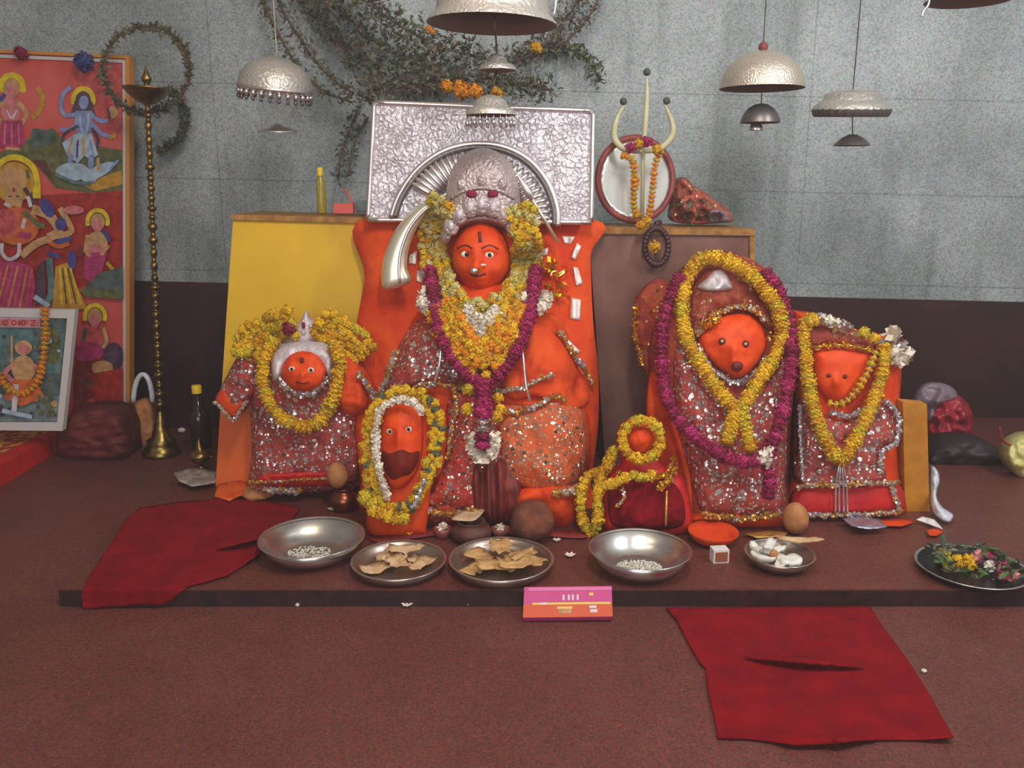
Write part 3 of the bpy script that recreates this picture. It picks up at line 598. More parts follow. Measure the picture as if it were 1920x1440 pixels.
# dark bottle, little brass lamp and paper at the left end of the platform
p = G(378, 838); u = mpp(790, p.y)
root = thing('glass_bottle', 'dark glass bottle with a yellow cap beside the yellow cupboard', 'bottle', p)
lathe(MB(), [(0, 0), (19*u, 0), (20*u, .01), (20*u, 56*u), (17*u, 66*u), (9*u, 78*u), (8*u, 104*u), (0, 104*u)], p, 'bottle_dark', n=24).build('bottle_body', root)
lathe(MB(), [(9*u, 0), (9*u, 13*u), (8*u, 15*u), (0, 15*u)], p+Vector((0, 0, 105*u)), 'yellow_cap', n=20).build('cap', root)
p = G(378, 884); u = mpp(860, p.y)
root = thing('brass_oil_lamp', 'small round brass oil lamp on the paper at the platform end', 'lamp', p)
lathe(MB(), [(0, .004), (15*u, .004), (14*u, 5*u), (6*u, 8*u), (5*u, 14*u), (14*u, 20*u), (20*u, 30*u), (21*u, 34*u), (13*u, 40*u), (7*u, 44*u), (5*u, 52*u), (2*u, 60*u), (0, 66*u)], p, 'brass', n=24).build('lamp_body', root)
tube(MB(), [p+Vector((18*u, -.01, 30*u)), p+Vector((27*u, -.02, 32*u))], [4*u, 2*u], 'copper').build('spout', root)
def sheet(pts, mapf, m, name, parent=None, th=.004, res=8, sharp=False, k=6, extra=()):
    """thin cloth or paper: outline in the photo, mapf gives each point its place"""
    s = Shape(pts, lambda x, y: 0*np.asarray(x, float), res=res, sharp=sharp, k=k); mb = MB()
    x0, y0 = s.poly.min(0); x1, y1 = s.poly.max(0); gx, gy = np.meshgrid(np.arange(x0, x1, res), np.arange(y0, y1, res)); gx = gx.ravel(); gy = gy.ravel()
    ins, d = inside_dist(s.poly, gx, gy); kk = ins & (d > res*.4); g = np.stack([gx[kk], gy[kk]], 1)
    if len(extra):
        e = np.array(extra, float); i2, d2 = inside_dist(s.poly, e[:, 0], e[:, 1]); e = e[i2 & (d2 > 2)]; g = np.vstack([g[np.abs(g[:, None, :]-e[None]).max(2).min(1) > 1.6], e]) if len(e) else g
    q = np.vstack([s.poly, g]); nb = len(s.poly)
    r = geometry.delaunay_2d_cdt([Vector(t.tolist()) for t in q], [(i, (i+1) % nb) for i in range(nb)], [], 1, 1e-4)
    V = np.array([list(mapf(v[0], v[1])) for v in r[0]]); fs = []
    for f in r[2]:
        a, b, c = [np.array(r[0][i][:]) for i in f[:3]]
        fs.append(list(f) if (b[0]-a[0])*(c[1]-a[1])-(b[1]-a[1])*(c[0]-a[0]) < 0 else list(f)[::-1])
    n = len(V); nrm = np.zeros_like(V)
    for f in fs:
        nn = np.cross(V[f[1]]-V[f[0]], V[f[2]]-V[f[0]])
        for i in f: nrm[i] += nn
    nrm /= np.linalg.norm(nrm, axis=1)[:, None]+1e-12; ed = {(f[i], f[(i+1) % len(f)]) for f in fs for i in range(len(f))}
    side = [[b, a, a+n, b+n] for a, b in ed if (b, a) not in ed]
    mb.add(np.vstack([V, V-nrm*th]), fs+[[i+n for i in f[::-1]] for f in fs]+side, m); return mb.build(name, parent)
def crumple(z0, amp, f, seed): return lambda x, y: G(x, y, z0+amp*(1+noise.noise((x*f, y*f, seed))))
tag(sheet([(324, 886), (360, 876), (408, 882), (404, 905), (360, 912), (336, 902)], crumple(SLAB+.006, .014, .09, 1), 'paper_grey', 'crumpled_paper', th=.002, res=6, sharp=True), 'crumpled grey paper under the small brass oil lamp', 'paper')
tag(ball(MB(), G(341, 812, 0)+Vector((0, 0, .014)), (.018, .014, .012), 'jasmine').build('petal'), 'pale pink petal on the floor right of the tall brass lamp', 'petal')
# ================================================================ yellow cupboard, left of the main statue
YC = lean(412, 3.10, 912, 2.95)
root = thing('yellow_cupboard', 'yellow painted wooden cupboard behind the small white crowned statue', 'cupboard', P(545, 911, 3.1))
m = MB(); slabpx(m, [(437, 412), (683, 419), (686, 911), (404, 911), (424, 600)], YC, .34, 'yellow_stained'); m.build('body', root)
m = MB(); slabpx(m, [(433, 402), (685, 408), (685, 419), (433, 412)], lambda x, y: YC(x, y)-.012, .36, 'wood_trim'); m.build('top_board', root)
# things on it
ztop = P(560, 403, 3.09).z+.001
def on_top(x, Y): q = W(x, 400, Y); return Vector((q[0], Y, ztop))
p = on_top(604, 3.3); p.z = ztop-.003; u = mpp(380, 3.3)
root = thing('oil_bottle', 'slim clear bottle of yellow oil with a yellow cap on the yellow cupboard', 'bottle', p)
lathe(MB(), [(0, 0), (8*u, 0), (8.5*u, .004), (8.5*u, 60*u), (5*u, 66*u), (5*u, 70*u)], p, 'oil_bottle', n=20).build('bottle_body', root)
lathe(MB(), [(6*u, 0), (6*u, 14*u), (5*u, 15*u), (0, 15*u)], p+Vector((0, 0, 69*u)), 'yellow_cap', n=16).build('cap', root)
p = on_top(646, 3.25); u = mpp(390, 3.25)
root = thing('plastic_box', 'small coral pink plastic box with a stick on the yellow cupboard', 'box', p)
box(MB(), (p.x-18*u, p.y-.02, p.z), (p.x+18*u, p.y+.03, p.z+18*u), 'pink_plastic').build('box_body', root)
tube(MB(), [p+Vector((17*u, 0, 18*u)), p+Vector((-2*u, .03, 46*u))], 2*u, 'pink_plastic').build('stick', root)
p = on_top(681, 3.3)
tag(lathe(MB(), [(0, 0), (12*u, 0), (13*u, .01), (13*u, 20*u), (11*u, 22*u), (0, 22*u)], p, 'blue_plastic', n=20).build('plastic_jar'), 'pale blue plastic jar between the pink box and the silver plate', 'jar')

# ================================================================ main statue
root = main = thing('seated_statue', 'largest statue, orange face under a silver crown, seated before the silver plate', 'statue', P(900, 1000, 2.75))
BACK = Shape([(693, 404), (1106, 410), (1107, 480), (1112, 600), (1122, 700), (1121, 800), (1108, 900), (1092, 1000), (700, 1000), (676, 900), (664, 760), (664, 640), (684, 520)], lean(412, 3.065, 1000, 2.72), .02, 30, .04, folds=(.032, .032, .003, 3))
BACK.obj('back_slab', 'vermilion_cloth', root)
BODY = Shape([(818, 540), (780, 590), (748, 650), (722, 730), (706, 800), (720, 880), (745, 990), (820, 998), (1010, 998), (1075, 990), (1098, 920), (1108, 840), (1102, 775), (1080, 735), (1085, 690), (1060, 625), (1020, 575), (985, 535), (905, 515)], lean(520, 2.97, 998, 2.69), .15, 90, .05, folds=(.012, .02, .02, 5))
BODY.obj('body', 'vermilion', root)
L1 = [BODY]
SLV = Shape([(806, 590), (765, 618), (738, 668), (712, 736), (735, 750), (790, 718), (852, 722), (870, 690), (850, 640), (832, 600)], over(L1, .012), .035, 26, .02, folds=(.014, .05, .02, 7)); SLV.obj('left_sleeve', 'sequin_silver', root)
SHL = Shape([(975, 600), (1040, 590), (1066, 630), (1085, 690), (1104, 752), (1060, 770), (1010, 745), (960, 750), (940, 720), (962, 660)], over(L1, .012), .035, 30, .02, folds=(.02, .025, .02, 8)); SHL.obj('right_shawl', 'vermilion_cloth', root)
CHE = Shape([(835, 600), (970, 600), (965, 690), (930, 740), (880, 740), (840, 700)], over(L1, .004), .02, 30, .02); CHE.obj('bodice', 'sequin_dark', root)
LAP = Shape([(930, 772), (1000, 760), (1050, 748), (1092, 772), (1101, 850), (1088, 912), (1040, 925), (985, 915), (948, 888)], over(L1, .012), .055, 50, .02, folds=(.015, .03, .02, 9)); LAP.obj('right_skirt', 'sequin_orange', root)
SKL = Shape([(842, 742), (905, 735), (932, 775), (938, 860), (900, 900), (885, 950), (815, 958), (796, 940), (836, 860)], over(L1, .014), .045, 34, .02, folds=(.018, .035, .015, 10)); SKL.obj('left_skirt', 'sequin_red', root)
PLE = Shape([(884, 872), (962, 872), (978, 955), (940, 985), (892, 970)], over(L1, .02), .04, 30, .02, folds=(.03, .09, .004, 11)); PLE.obj('pleats', 'maroon_pleat', root)
LEG = Shape([(962, 925), (1030, 905), (1090, 900), (1098, 950), (1086, 1000), (1010, 1003), (958, 985)], over(L1, .01), .05, 34, .02, folds=(.012, .03, .03, 12)); LEG.obj('right_leg', 'vermilion', root)
FLP = Shape([(826, 912), (882, 884), (898, 930), (892, 985), (800, 990), (784, 962)], over(L1, .016), .03, 20, .02, folds=(.012, .04, .02, 13)); FLP.obj('hem_flap', 'sequin_red', root)
MAIN = [BODY, SLV, SHL, CHE, LAP, SKL, PLE, LEG, FLP]
for i, (pts, r, mm) in enumerate([([(712, 742), (740, 752), (790, 722), (852, 724), (905, 742)], 4, 'gold_trim'), ([(930, 732), (975, 728), (1010, 712), (1036, 702)], 4, 'lace'), ([(932, 778), (975, 770), (1010, 758), (1038, 744), (1060, 748)], 4.5, 'gold_trim'),
                          ([(1050, 622), (1075, 662), (1100, 700), (1112, 716)], 4.5, 'gold_trim'), ([(800, 958), (850, 962), (888, 955)], 5, 'gold_trim'), ([(1040, 925), (1070, 920), (1092, 912)], 6, 'lace'), ([(742, 660), (728, 700), (712, 740)], 5, 'lace'), ([(850, 724), (856, 760), (848, 800), (838, 860)], 4, 'gold_trim')]):
    line(pts, MAIN, r, mm, 'trim_band', root)
HEAD = Shape(ell(902, 482, 54, 66, 16), lean(420, 2.93, 548, 2.90), .085, 44, .015,
             bumps=[(893, 494, 11, 20, .028), (890, 503, 14, 9, .016), (873, 468, 20, 7, .008), (919, 468, 20, 7, .008), (868, 505, 15, 16, .012), (932, 505, 15, 16, .012), (898, 538, 20, 12, .014), (895, 521, 15, 5, .010), (873, 477, 12, 7, -.006), (917, 477, 12, 7, -.006)], res=3.6)
head = HEAD.obj('head', 'vermilion_face', root)
def on(sh, x, y, d=0): return P(x, y, float(sh.D(np.array([x]), np.array([y]))[0])-d)
def eye(sh, x, y, rx, ry, parent, look=(0, 0)):
    u = mpp(y, 2.8); m = MB(); ball(m, on(sh, x, y), (rx*u, rx*u*.55, ry*u), 'eye_white', 14); ball(m, on(sh, x+look[0], y+look[1], rx*u*.42), (ry*u*.62, rx*u*.3, ry*u*.66), 'black', 10); return m.build('eye', parent)
def mark(sh, pts, r, mm, name, parent): return tube(MB(), [on(sh, a, b) for a, b in crom(pts, 4, False)], r*mpp(480, 2.8), mm, 8).build(name, parent)
eye(HEAD, 873, 477, 9, 6.5, head, (2, 0)); eye(HEAD, 917, 478, 9, 6.5, head, (1, 0))
mark(HEAD, [(858, 466), (872, 460), (886, 466)], 1.8, 'dark_mouth', 'eyebrow', head); mark(HEAD, [(903, 466), (918, 460), (934, 467)], 1.8, 'dark_mouth', 'eyebrow', head)
mark(HEAD, [(884, 514), (896, 517), (910, 513)], 2.6, 'dark_mouth', 'mouth', head); mark(HEAD, [(899, 436), (901, 454)], 3.2, 'maroon', 'forehead_mark', head)
tag(ball(MB(), on(HEAD, 889, 508, .008), (.013, .008, .011), 'silver').build('nose_ornament', head), 'silver nose ornament')
ball(MB(), on(HEAD, 905, 497, .002), (.012, .006, .005), 'patch_white').build('nose_ring', head)
CROWN = Shape([(824, 446), (832, 410), (838, 350), (850, 312), (876, 286), (906, 277), (938, 288), (960, 312), (972, 350), (980, 410), (988, 446), (968, 462), (950, 436), (926, 424), (902, 421), (876, 424), (852, 438), (838, 460)], lean(277, 2.955, 460, 2.93), .09, 44, .012, k=5)
cr = CROWN.obj('crown', 'silver_crown', root)
for (x, y, r) in [(846, 424, 15), (862, 402, 16), (882, 388, 17), (903, 383, 17), (925, 388, 17), (945, 402, 16), (962, 424, 15)]:
    u = mpp(y, 2.85); m = MB(); c = on(CROWN, x, y); ball(m, c, (r*u, .014, r*u*1.25), 'silver_crown', 14); ball(m, c+Vector((0, -.012, 0)), (r*u*.45, .006, r*u*.6), 'white_metal', 10); m.build('petal_boss', cr)
tube(MB(), [on(CROWN, x, y, .004) for x, y in crom([(838, 448), (856, 424), (878, 412), (903, 408), (928, 412), (950, 424), (972, 448)], 5, False)], .007, 'silver_crown').build('crown_band', cr)
tube(MB(), [on(CROWN, x, y, .003) for x, y in crom([(846, 372), (870, 358), (904, 352), (938, 358), (964, 372)], 5, False)], .006, 'silver_crown').build('crown_band', cr)
for x, y in [(884, 364), (924, 364)]: tag(ball(MB(), on(CROWN, x, y, .004), (.018, .012, .014), 'rose_b').build('gem', cr), 'dark red gem')
for x, y in [(866, 346), (904, 338), (942, 346)]: ball(MB(), on(CROWN, x, y, .002), (.016, .01, .02), 'silver_crown').build('crown_boss', cr)
for pts in ([(1082, 455), (1090, 462), (1079, 488), (1071, 482)], [(1075, 500), (1084, 502), (1093, 532), (1080, 536)], [(1072, 558), (1089, 562), (1088, 600), (1068, 598)], [(1068, 640), (1088, 658), (1080, 668), (1062, 656)], [(1054, 442), (1078, 444), (1070, 458), (1058, 456)],
            [(1012, 470), (1028, 464), (1026, 478), (1016, 480)], [(996, 425), (1002, 426), (1000, 448), (995, 444)], [(768, 478), (782, 470), (780, 496), (766, 494)], [(782, 508), (796, 504), (792, 532), (780, 526)]):
    Shape(pts, over([BACK], .006), .0008, 3, .0008, sharp=True).obj('silver_foil_patch', 'patch_white', root)

PLS = Shape([(695, 190), (1118, 206), (1114, 424), (684, 420)], lean(192, 3.035, 417, 2.972), .001, 5, .01, sharp=True)
SW = Shape([(838, 362), (806, 374), (768, 400), (738, 436), (720, 480), (715, 515), (722, 543), (768, 530), (763, 500), (766, 468), (780, 430), (802, 396), (828, 374)], lean(362, 2.90, 543, 2.86), .022, 20, .008, k=5)
# garlands of the main statue
ML = [BODY, SLV, SHL, CHE, LAP, SKL, PLE, LEG, FLP, HEAD, CROWN, PLS, SW]
def garland(label, name='flower_garland', cat='garland'): 
    return thing(name, label, cat, P(900, 700, 2.7))
g = tag(strand(MB(), [(832, 380), (818, 405), (812, 440), (812, 475), (820, 515), (836, 550), (866, 578), (902, 588), (938, 578), (966, 550), (982, 510), (987, 465), (984, 425), (974, 390)], ML, 8.5, MIX, rows=4, wide=.6, tmpl=POM, gap=.8, seed=1).build('flower_garland'), 'thick yellow and cream flower garland framing the face of the largest statue', 'garland')
COL = Shape(ell(902, 560, 84, 60, 20), over(ML, .0), .03, 20, .01)
g = tag(strand(MB(), [(826, 575), (846, 612), (872, 648), (900, 682), (930, 650), (956, 612), (974, 575)], ML, 10, ['marigold_a', 'marigold_b', 'marigold_o'], rows=4, wide=.4, extra=.06, gap=.75, seed=2).build('marigold_garland'), 'V shaped orange yellow marigold garland on the chest of the largest statue', 'garland')
g = tag(strand(MB(), [(862, 592), (882, 610), (904, 620), (926, 610), (944, 592)], ML, 5.5, JAS, rows=6, wide=.6, extra=.085, tmpl=BUD, gap=.7, seed=3).build('jasmine_garland'), 'short white jasmine string below the chin of the largest statue', 'garland')
root = thing('rose_garland', 'long crimson rose garland with a hanging tassel on the largest statue', 'garland', P(905, 720, 2.5))
m = MB(); strand(m, [(806, 505), (814, 560), (824, 620), (842, 664), (872, 698), (906, 716), (938, 698), (966, 660), (986, 612), (998, 560), (1004, 505)], ML, 13, MAG, tmpl=DISC, gap=.66, extra=.035, seed=4); strand(m, [(906, 718), (906, 750), (905, 775)], ML, 17, MAG, tmpl=DISC, gap=.66, extra=.035, seed=5); m.build('rose_string', root)
m = MB(); strand(m, [(905, 775), (906, 800), (905, 835)], ML, 15, ['rose_b', 'rose_b', 'rose_c', 'silver'], tmpl=DISC, gap=.8, extra=.02, seed=6); tag(m.build('tassel', root), 'crimson tassel wrapped in silver thread')
m = MB(); strand(m, [(884, 822), (888, 846), (905, 858), (922, 846), (927, 822)], ML, 9, JAS, tmpl=BUD, gap=.7, extra=.02, seed=7); tag(m.build('jasmine_fringe', root), 'white jasmine fringe')
for x, y in [(878, 730), (934, 746), (876, 768), (938, 768), (930, 780)]:
    q, rw = lay([(x, y), (x+2, y+2)], ML, 11, extra=.015); tag(florets(MB(), [q[0]], 11*mpp(y, 2.6), YEL, POM, seed=x).build('marigold_knot', root), 'yellow marigold')
for pts, lab in (([(796, 548), (792, 570), (806, 580), (824, 578)], 'white jasmine puff at the left shoulder of the largest statue'), ([(984, 560), (1000, 578), (1016, 578), (1022, 556)], 'white jasmine puff at the right shoulder of the largest statue')):
    tag(strand(MB(), pts, [BACK]+ML, 10, JAS, tmpl=BUD, gap=.7, seed=8, extra=.05).build('jasmine_puff'), lab, 'flower')
rg = random.Random(5); m = MB()
for i in range(90):
    x, y = rg.gauss(1036, 13), rg.uniform(486, 560); x += (y-520)*.25; d = float(front([x], [y], [BACK, BODY, SHL], 10)[0])-rg.uniform(.01, .035); p = P(x, y, d)
    a, b = [Vector((rg.uniform(-1, 1), rg.uniform(-1, 1), rg.uniform(-1, 1)))*.011 for _ in (0, 1)]; m.add([p-a, p+b, p+a, p-b], [[0, 1, 2, 3]], 'gold', False)
tag(m.build('gold_tinsel'), 'shiny gold tinsel cluster at the right shoulder of the largest statue', 'tinsel')
for pts, lab in (([(822, 556), (828, 610), (824, 680), (814, 720)], 'silver tinsel string hanging down the left side of the largest statue'), ([(972, 600), (980, 660), (986, 720), (994, 752)], 'silver tinsel string hanging down the right side of the largest statue')):
    tag(line(pts, ML, 2.2, 'tinsel', 'tinsel_string', extra=.07), lab, 'string')

# ================================================================ silver plate, arch, sword and spear
PL = lean(192, 3.05, 417, 2.99)
root = thing('silver_plate', 'large embossed silver plate with a rayed arch behind the crown', 'plate', P(900, 417, 3.02))
m = MB(); slabpx(m, [(702, 192), (1112, 208), (1108, 417), (690, 412)], PL, .02, 'silver_emboss'); m.build('panel', root)
m = MB(); ed = [(702, 192), (1112, 208), (1108, 417), (690, 412)]
for i in range(4):
    a, b = ed[i], ed[(i+1) % 4]; tube(m, [P(a[0]+(b[0]-a[0])*t, a[1]+(b[1]-a[1])*t, float(PL(0, a[1]+(b[1]-a[1])*t))-.002) for t in np.linspace(0, 1, 20)], .009, 'silver', 8)
m.build('border', root)
arc = crom([(733, 408), (748, 366), (782, 318), (830, 284), (884, 270), (940, 274), (990, 298), (1026, 340), (1044, 388), (1046, 424)], 5, False)
tube(MB(), [P(x, y, float(PL(x, y))-.012) for x, y in arc], .0105, 'silver', 10).build('arch', root)
arc2 = np.array([900, 410])+(arc-np.array([900, 410]))*.955
tube(MB(), [P(x, y, float(PL(x, y))-.006) for x, y in arc2], .01, 'dark_steel', 8).build('arch_groove', root)
for i, t in enumerate(np.linspace(math.radians(176), math.radians(4), 34)):
    if t > math.radians(150): continue
    m = MB(); cx, cy = 893, 412; o = [(cx+rr*math.cos(t)*1.02, cy-rr*math.sin(t)*.93+rr*.04*math.cos(t)) for rr in (78, 95, 112, 128, 138)]
    tube(m, [P(x, y, float(PL(x, y))-.006-.008*math.sin(math.pi*j/4)) for j, (x, y) in enumerate(o)], [.004, .009, .012, .011, .005], 'silver', 8); m.build('ray', root)
root = thing('curved_sword', 'broad curved silver blade leaning on the red slab left of the face', 'sword', P(745, 540, 2.88)); SW.obj('blade', 'silver_cream', root)
tube(MB(), [on(SW, x, y, .001) for x, y in crom([(830, 372), (796, 394), (768, 428), (752, 470), (748, 505), (750, 530)], 5, False)], .005, 'silver').build('blade_ridge', root)
root = thing('silver_spear', 'thin silver spear slanting down to the right of the crown', 'spear', P(1045, 452, 2.96)); a, b = P(984, 350, 2.945), P(1046, 454, 2.94)
tube(MB(), [a, b], .006, 'silver_cream', 8).build('shaft', root); m = MB(); d = (a-b).normalized(); lathe(m, [(.006, 0), (.014, .02), (.012, .05), (0, .11)], a-d*.05, 'silver', d, 12); m.build('spear_head', root)
# ================================================================ small crowned statue, left
root = thing('crowned_statue', 'small statue with pale crown and round orange face before the yellow cupboard', 'statue', P(570, 925, 2.86))
LP = lean(590, 2.88, 928, 2.825)
LB = Shape([(478, 700), (470, 770), (472, 850), (466, 905), (478, 928), (560, 926), (650, 915), (674, 880), (668, 790), (690, 765), (676, 690), (640, 650), (575, 638), (510, 652)], LP, .07, 60, .04, folds=(.02, .03, .02, 20))
LB.obj('dress', 'sequin_silver', root); LS = [LB]
SL1 = Shape([(454, 664), (490, 698), (470, 748), (448, 778), (410, 748), (430, 696)], lambda x, y: 2.86+0*np.asarray(x), .04, 22, .03, folds=(.014, .05, .05, 21)); SL1.obj('left_sleeve', 'sequin_silver', root)
CF = Shape([(419, 728), (404, 754), (437, 787), (462, 752), (440, 745)], lambda x, y: 2.85+0*np.asarray(x), .03, 16, .03); cf = CF.obj('left_cuff', 'vermilion', root)
line([(404, 754), (420, 772), (437, 787), (450, 770), (463, 752)], [CF], 3, 'lace', 'cuff_trim', cf)
SR = Shape([(640, 668), (668, 676), (694, 704), (708, 744), (690, 776), (640, 772), (632, 720)], over(LS, .004), .035, 22, .004, folds=(.012, .04, .04, 22)); SR.obj('right_sleeve', 'vermilion_cloth', root)
line([(671, 700), (690, 726), (705, 752)], [LB, SR], 5, 'lace', 'sleeve_trim', root)
LH = Shape(ell(569, 696, 42, 40, 14), over(LS, .03), .05, 34, .03, bumps=[(567, 702, 6, 9, .014), (568, 716, 12, 4, .005)], res=3.4)
CRW = Shape([(512, 712), (508, 680), (518, 650), (544, 628), (540, 610), (546, 600), (557, 606), (565, 598), (573, 583), (580, 598), (588, 602), (590, 620), (602, 632), (618, 652), (624, 684), (618, 708), (606, 690), (586, 672), (560, 670), (536, 684), (526, 708)], over(LS, .022), .022, 14, .02, k=4)
cr = CRW.obj('crown', 'white_metal', root)
for x, y in [(556, 612), (569, 604), (582, 612), (569, 624)]: ball(MB(), on(CRW, x, y), (.008, .007, .009), 'white_metal', 10).build('crown_boss', cr)
tag(ball(MB(), on(CRW, 569, 610, .006), (.006, .004, .012), 'rose_b').build('gem', cr), 'small red gem')
head = LH.obj('head', 'vermilion_face', root)
eye(LH, 547, 692, 6, 5, head); eye(LH, 583, 694, 6, 5, head); mark(LH, [(566, 672), (567, 680)], 4, 'dark_mouth', 'forehead_mark', head); mark(LH, [(556, 716), (568, 719), (580, 716)], 1.6, 'dark_mouth', 'mouth', head)
line([(528, 712), (542, 728), (568, 738), (592, 732), (612, 714)], [LB], 6, 'tinsel', 'necklace', root, extra=.01)
line([(470, 905), (520, 902), (580, 898), (640, 896)], [LB], 3, 'gold_trim', 'hem_trim', root); BD = Shape([(492, 892), (590, 886), (636, 890), (630, 908), (560, 912), (494, 910)], over(LS, .006), .006, 5, .008, folds=(.008, .06, .05, 77)); BD.obj('hem_band', 'red_bright', root)
line([(500, 918), (530, 920), (560, 921)], [LB, BD], 5, 'lace', 'hem_lace', root)
LL = [LB, SR, LH]
tag(strand(MB(), [(512, 640), (496, 668), (492, 705), (500, 745), (522, 778), (550, 796), (578, 800), (604, 786), (622, 756), (632, 718), (638, 682), (628, 648)], LL, 13, YEL, tmpl=DISC, gap=.62, rows=1, wide=.1, seed=11).build('marigold_garland'), 'yellow marigold loop round the neck of the small crowned statue', 'garland')
tag(strand(MB(), [(462, 662), (470, 640), (496, 622), (530, 610), (548, 606)], [LB, SL1, CRW], 9, YEL, rows=4, wide=.6, gap=.75, seed=12).build('marigold_garland'), 'fluffy marigold bunch left of the pale crown', 'garland')
tag(strand(MB(), [(598, 608), (630, 618), (656, 636), (676, 652), (684, 662)], [LB, CRW, SR, BACK], 9, YEL, rows=4, wide=.6, gap=.75, extra=.015, seed=13).build('marigold_garland'), 'fluffy marigold bunch right of the pale crown', 'garland')
tag(florets(MB(), [P(541, 616, 2.80)], .022, ['rose_a', 'rose_c', 'rose_b'], POM).build('rose_bud'), 'crimson rose bud beside the pale crown', 'flower')

# orange cloth at the foot of the cupboard, tan lump, copper pot and coconut
tag(sheet([(408, 908), (450, 900), (472, 910), (468, 924), (446, 930), (430, 938), (402, 930)], crumple(SLAB+.008, .012, .05, 3), 'orange_stain', 'orange_cloth', th=.004, res=6, sharp=True), 'orange cloth scrap at the foot of the yellow cupboard', 'cloth')
def blob_on(px, py, rx, rz, m, name, label, cat, z=SLAB, amp=.12, f=9, group=None, ry=None):
    """rounded lump whose bottom rests at photo position px, py"""
    p = G(px, py, z); u = mpp(py, p.y); mb = MB(); R = (rx*u, (ry or rx)*u, rz*u); c = p+Vector((0, 0, R[2]*.96)); ball(mb, (0, 0, 0), R, m, 22)
    v = mb.v[0]; v *= np.array([1+amp*noise.noise(Vector((a*f*3, b*f*3, d*f*3+px))) for a, b, d in v])[:, None]; v[:, 2] -= v[:, 2].min()
    v += np.array([p.x, p.y, z]); return tag(mb.build(name), label, cat, group)
blob_on(484, 934, 30, 11, 'tan_ball', 'folded_cloth', 'tan folded cloth lump in front of the small crowned statue', 'cloth', amp=.3)
p = G(646, 956); u = mpp(930, p.y)
root = thing('copper_pot', 'small round copper pot in front of the small crowned statue', 'pot', p)
lathe(MB(), [(0, 0), (14*u, 0), (22*u, 5*u), (27*u, 16*u), (26*u, 28*u), (18*u, 36*u), (14*u, 39*u), (20*u, 44*u), (21*u, 46*u), (16*u, 44*u), (11*u, 38*u), (0, 20*u)], p, 'copper', n=32).build('pot_body', root)
c = p+Vector((-.018, 0, 46*u)); mb = MB(); ball(mb, (0, 0, 0), (20*u, 20*u, 25*u), 'tan_ball', 20); v = mb.v[0]; v *= np.array([1+.08*noise.noise(Vector((a*30, b*30, d*30))) for a, b, d in v])[:, None]; v += np.array(c+Vector((0, 0, 23*u)))
tag(mb.build('coconut'), 'pale brown coconut resting on the small copper pot', 'coconut')

# ================================================================ carved stone face, front left
SP2 = lean(740, 2.62, 1000, 2.505)
root = thing('carved_stone_face', 'low orange carved stone face with a dark muzzle inside a marigold ring', 'statue', P(745, 1000, 2.6))
SBODY = Shape([(690, 790), (712, 748), (770, 742), (812, 770), (818, 860), (806, 930), (800, 985), (788, 1004), (694, 1004), (690, 940), (684, 860)], SP2, .03, 30, .02); SBODY.obj('stone_block', 'vermilion', root)
SF = Shape([(708, 776), (728, 757), (762, 754), (788, 770), (794, 815), (788, 868), (768, 905), (744, 918), (724, 906), (712, 864), (706, 815)], over([SBODY], 0.0), .06, 40, .02, bumps=[(748, 822, 9, 26, .016), (731, 800, 12, 6, .008), (766, 797, 12, 6, .008), (748, 870, 22, 18, .02)], res=3.6)
head = SF.obj('face', 'vermilion_face', root)
MZ = Shape([(715, 846), (732, 850), (752, 843), (770, 849), (786, 846), (783, 868), (770, 888), (754, 893), (738, 900), (727, 892), (720, 874)], over([SF], .001), .003, 14, .004, k=5); MZ.obj('muzzle', 'muzzle_red', head)
eye(SF, 731, 809, 5.5, 5, head); eye(SF, 766, 805, 5.5, 5, head)
SL2 = [SBODY, SF, MZ]
tag(strand(MB(), [(702, 778), (722, 748), (756, 738), (792, 746), (814, 776), (820, 820), (812, 862), (796, 905), (772, 942), (742, 958), (712, 944), (698, 905), (692, 862), (692, 820)], SL2, 8, YEL+['leaf_olive'], closed=True, rows=2, wide=.6, gap=.7, extra=.01, seed=21).build('marigold_garland'), 'ring of yellow marigolds with green leaves round the carved stone face', 'garland')
tag(strand(MB(), [(790, 772), (770, 752), (738, 752), (714, 768), (706, 800), (706, 850), (714, 895), (726, 930)], SL2, 6, JAS, tmpl=BUD, gap=.8, seed=22, extra=.035).build('jasmine_garland'), 'white jasmine string along the left edge of the carved stone face', 'garland')
tag(strand(MB(), [(688, 930), (698, 955), (724, 970), (756, 975)], SL2, 12, YEL+['leaf_olive'], rows=1, wide=.4, gap=.8, seed=23, extra=.02).build('marigold_garland'), 'short marigold strand at the foot of the carved stone face', 'garland')
tag(line([(796, 900), (786, 926), (774, 950)], SL2, 4, 'tinsel', 'tinsel_string', extra=.06), 'silver tinsel string right of the carved stone face', 'string')
p = G(768, 1004); tag(florets(MB(), [p+Vector((0, 0, .014))], .016, YEL, POM, seed=4).build('marigold_flower'), 'single marigold lying before the carved stone face', 'flower')

# ================================================================ brown cabinet and what stands on it
BC = lambda x, y: 3.12+0*np.asarray(x, float)
root = thing('brown_cabinet', 'brown painted cabinet with yellow wooden edges behind the right hand statues', 'cabinet', P(1270, 884, 3.2))
m = MB(); slabpx(m, [(1104, 438), (1412, 440), (1416, 882), (1136, 882)], BC, .32, 'brown_paint'); m.build('body', root)
m = MB(); slabpx(m, [(1102, 426), (1416, 430), (1416, 442), (1102, 438)], lambda x, y: BC(x, y)-.012, .35, 'wood_trim'); m.build('top_board', root)
m = MB(); slabpx(m, [(1406, 442), (1415, 442), (1419, 882), (1410, 882)], lambda x, y: BC(x, y)-.008, .01, 'wood_trim'); m.build('side_strip', root)
zt2 = P(1260, 427, 3.108).z+.002
def on_cab(x, Y): q = W(x, 420, Y); return Vector((q[0], Y, zt2))
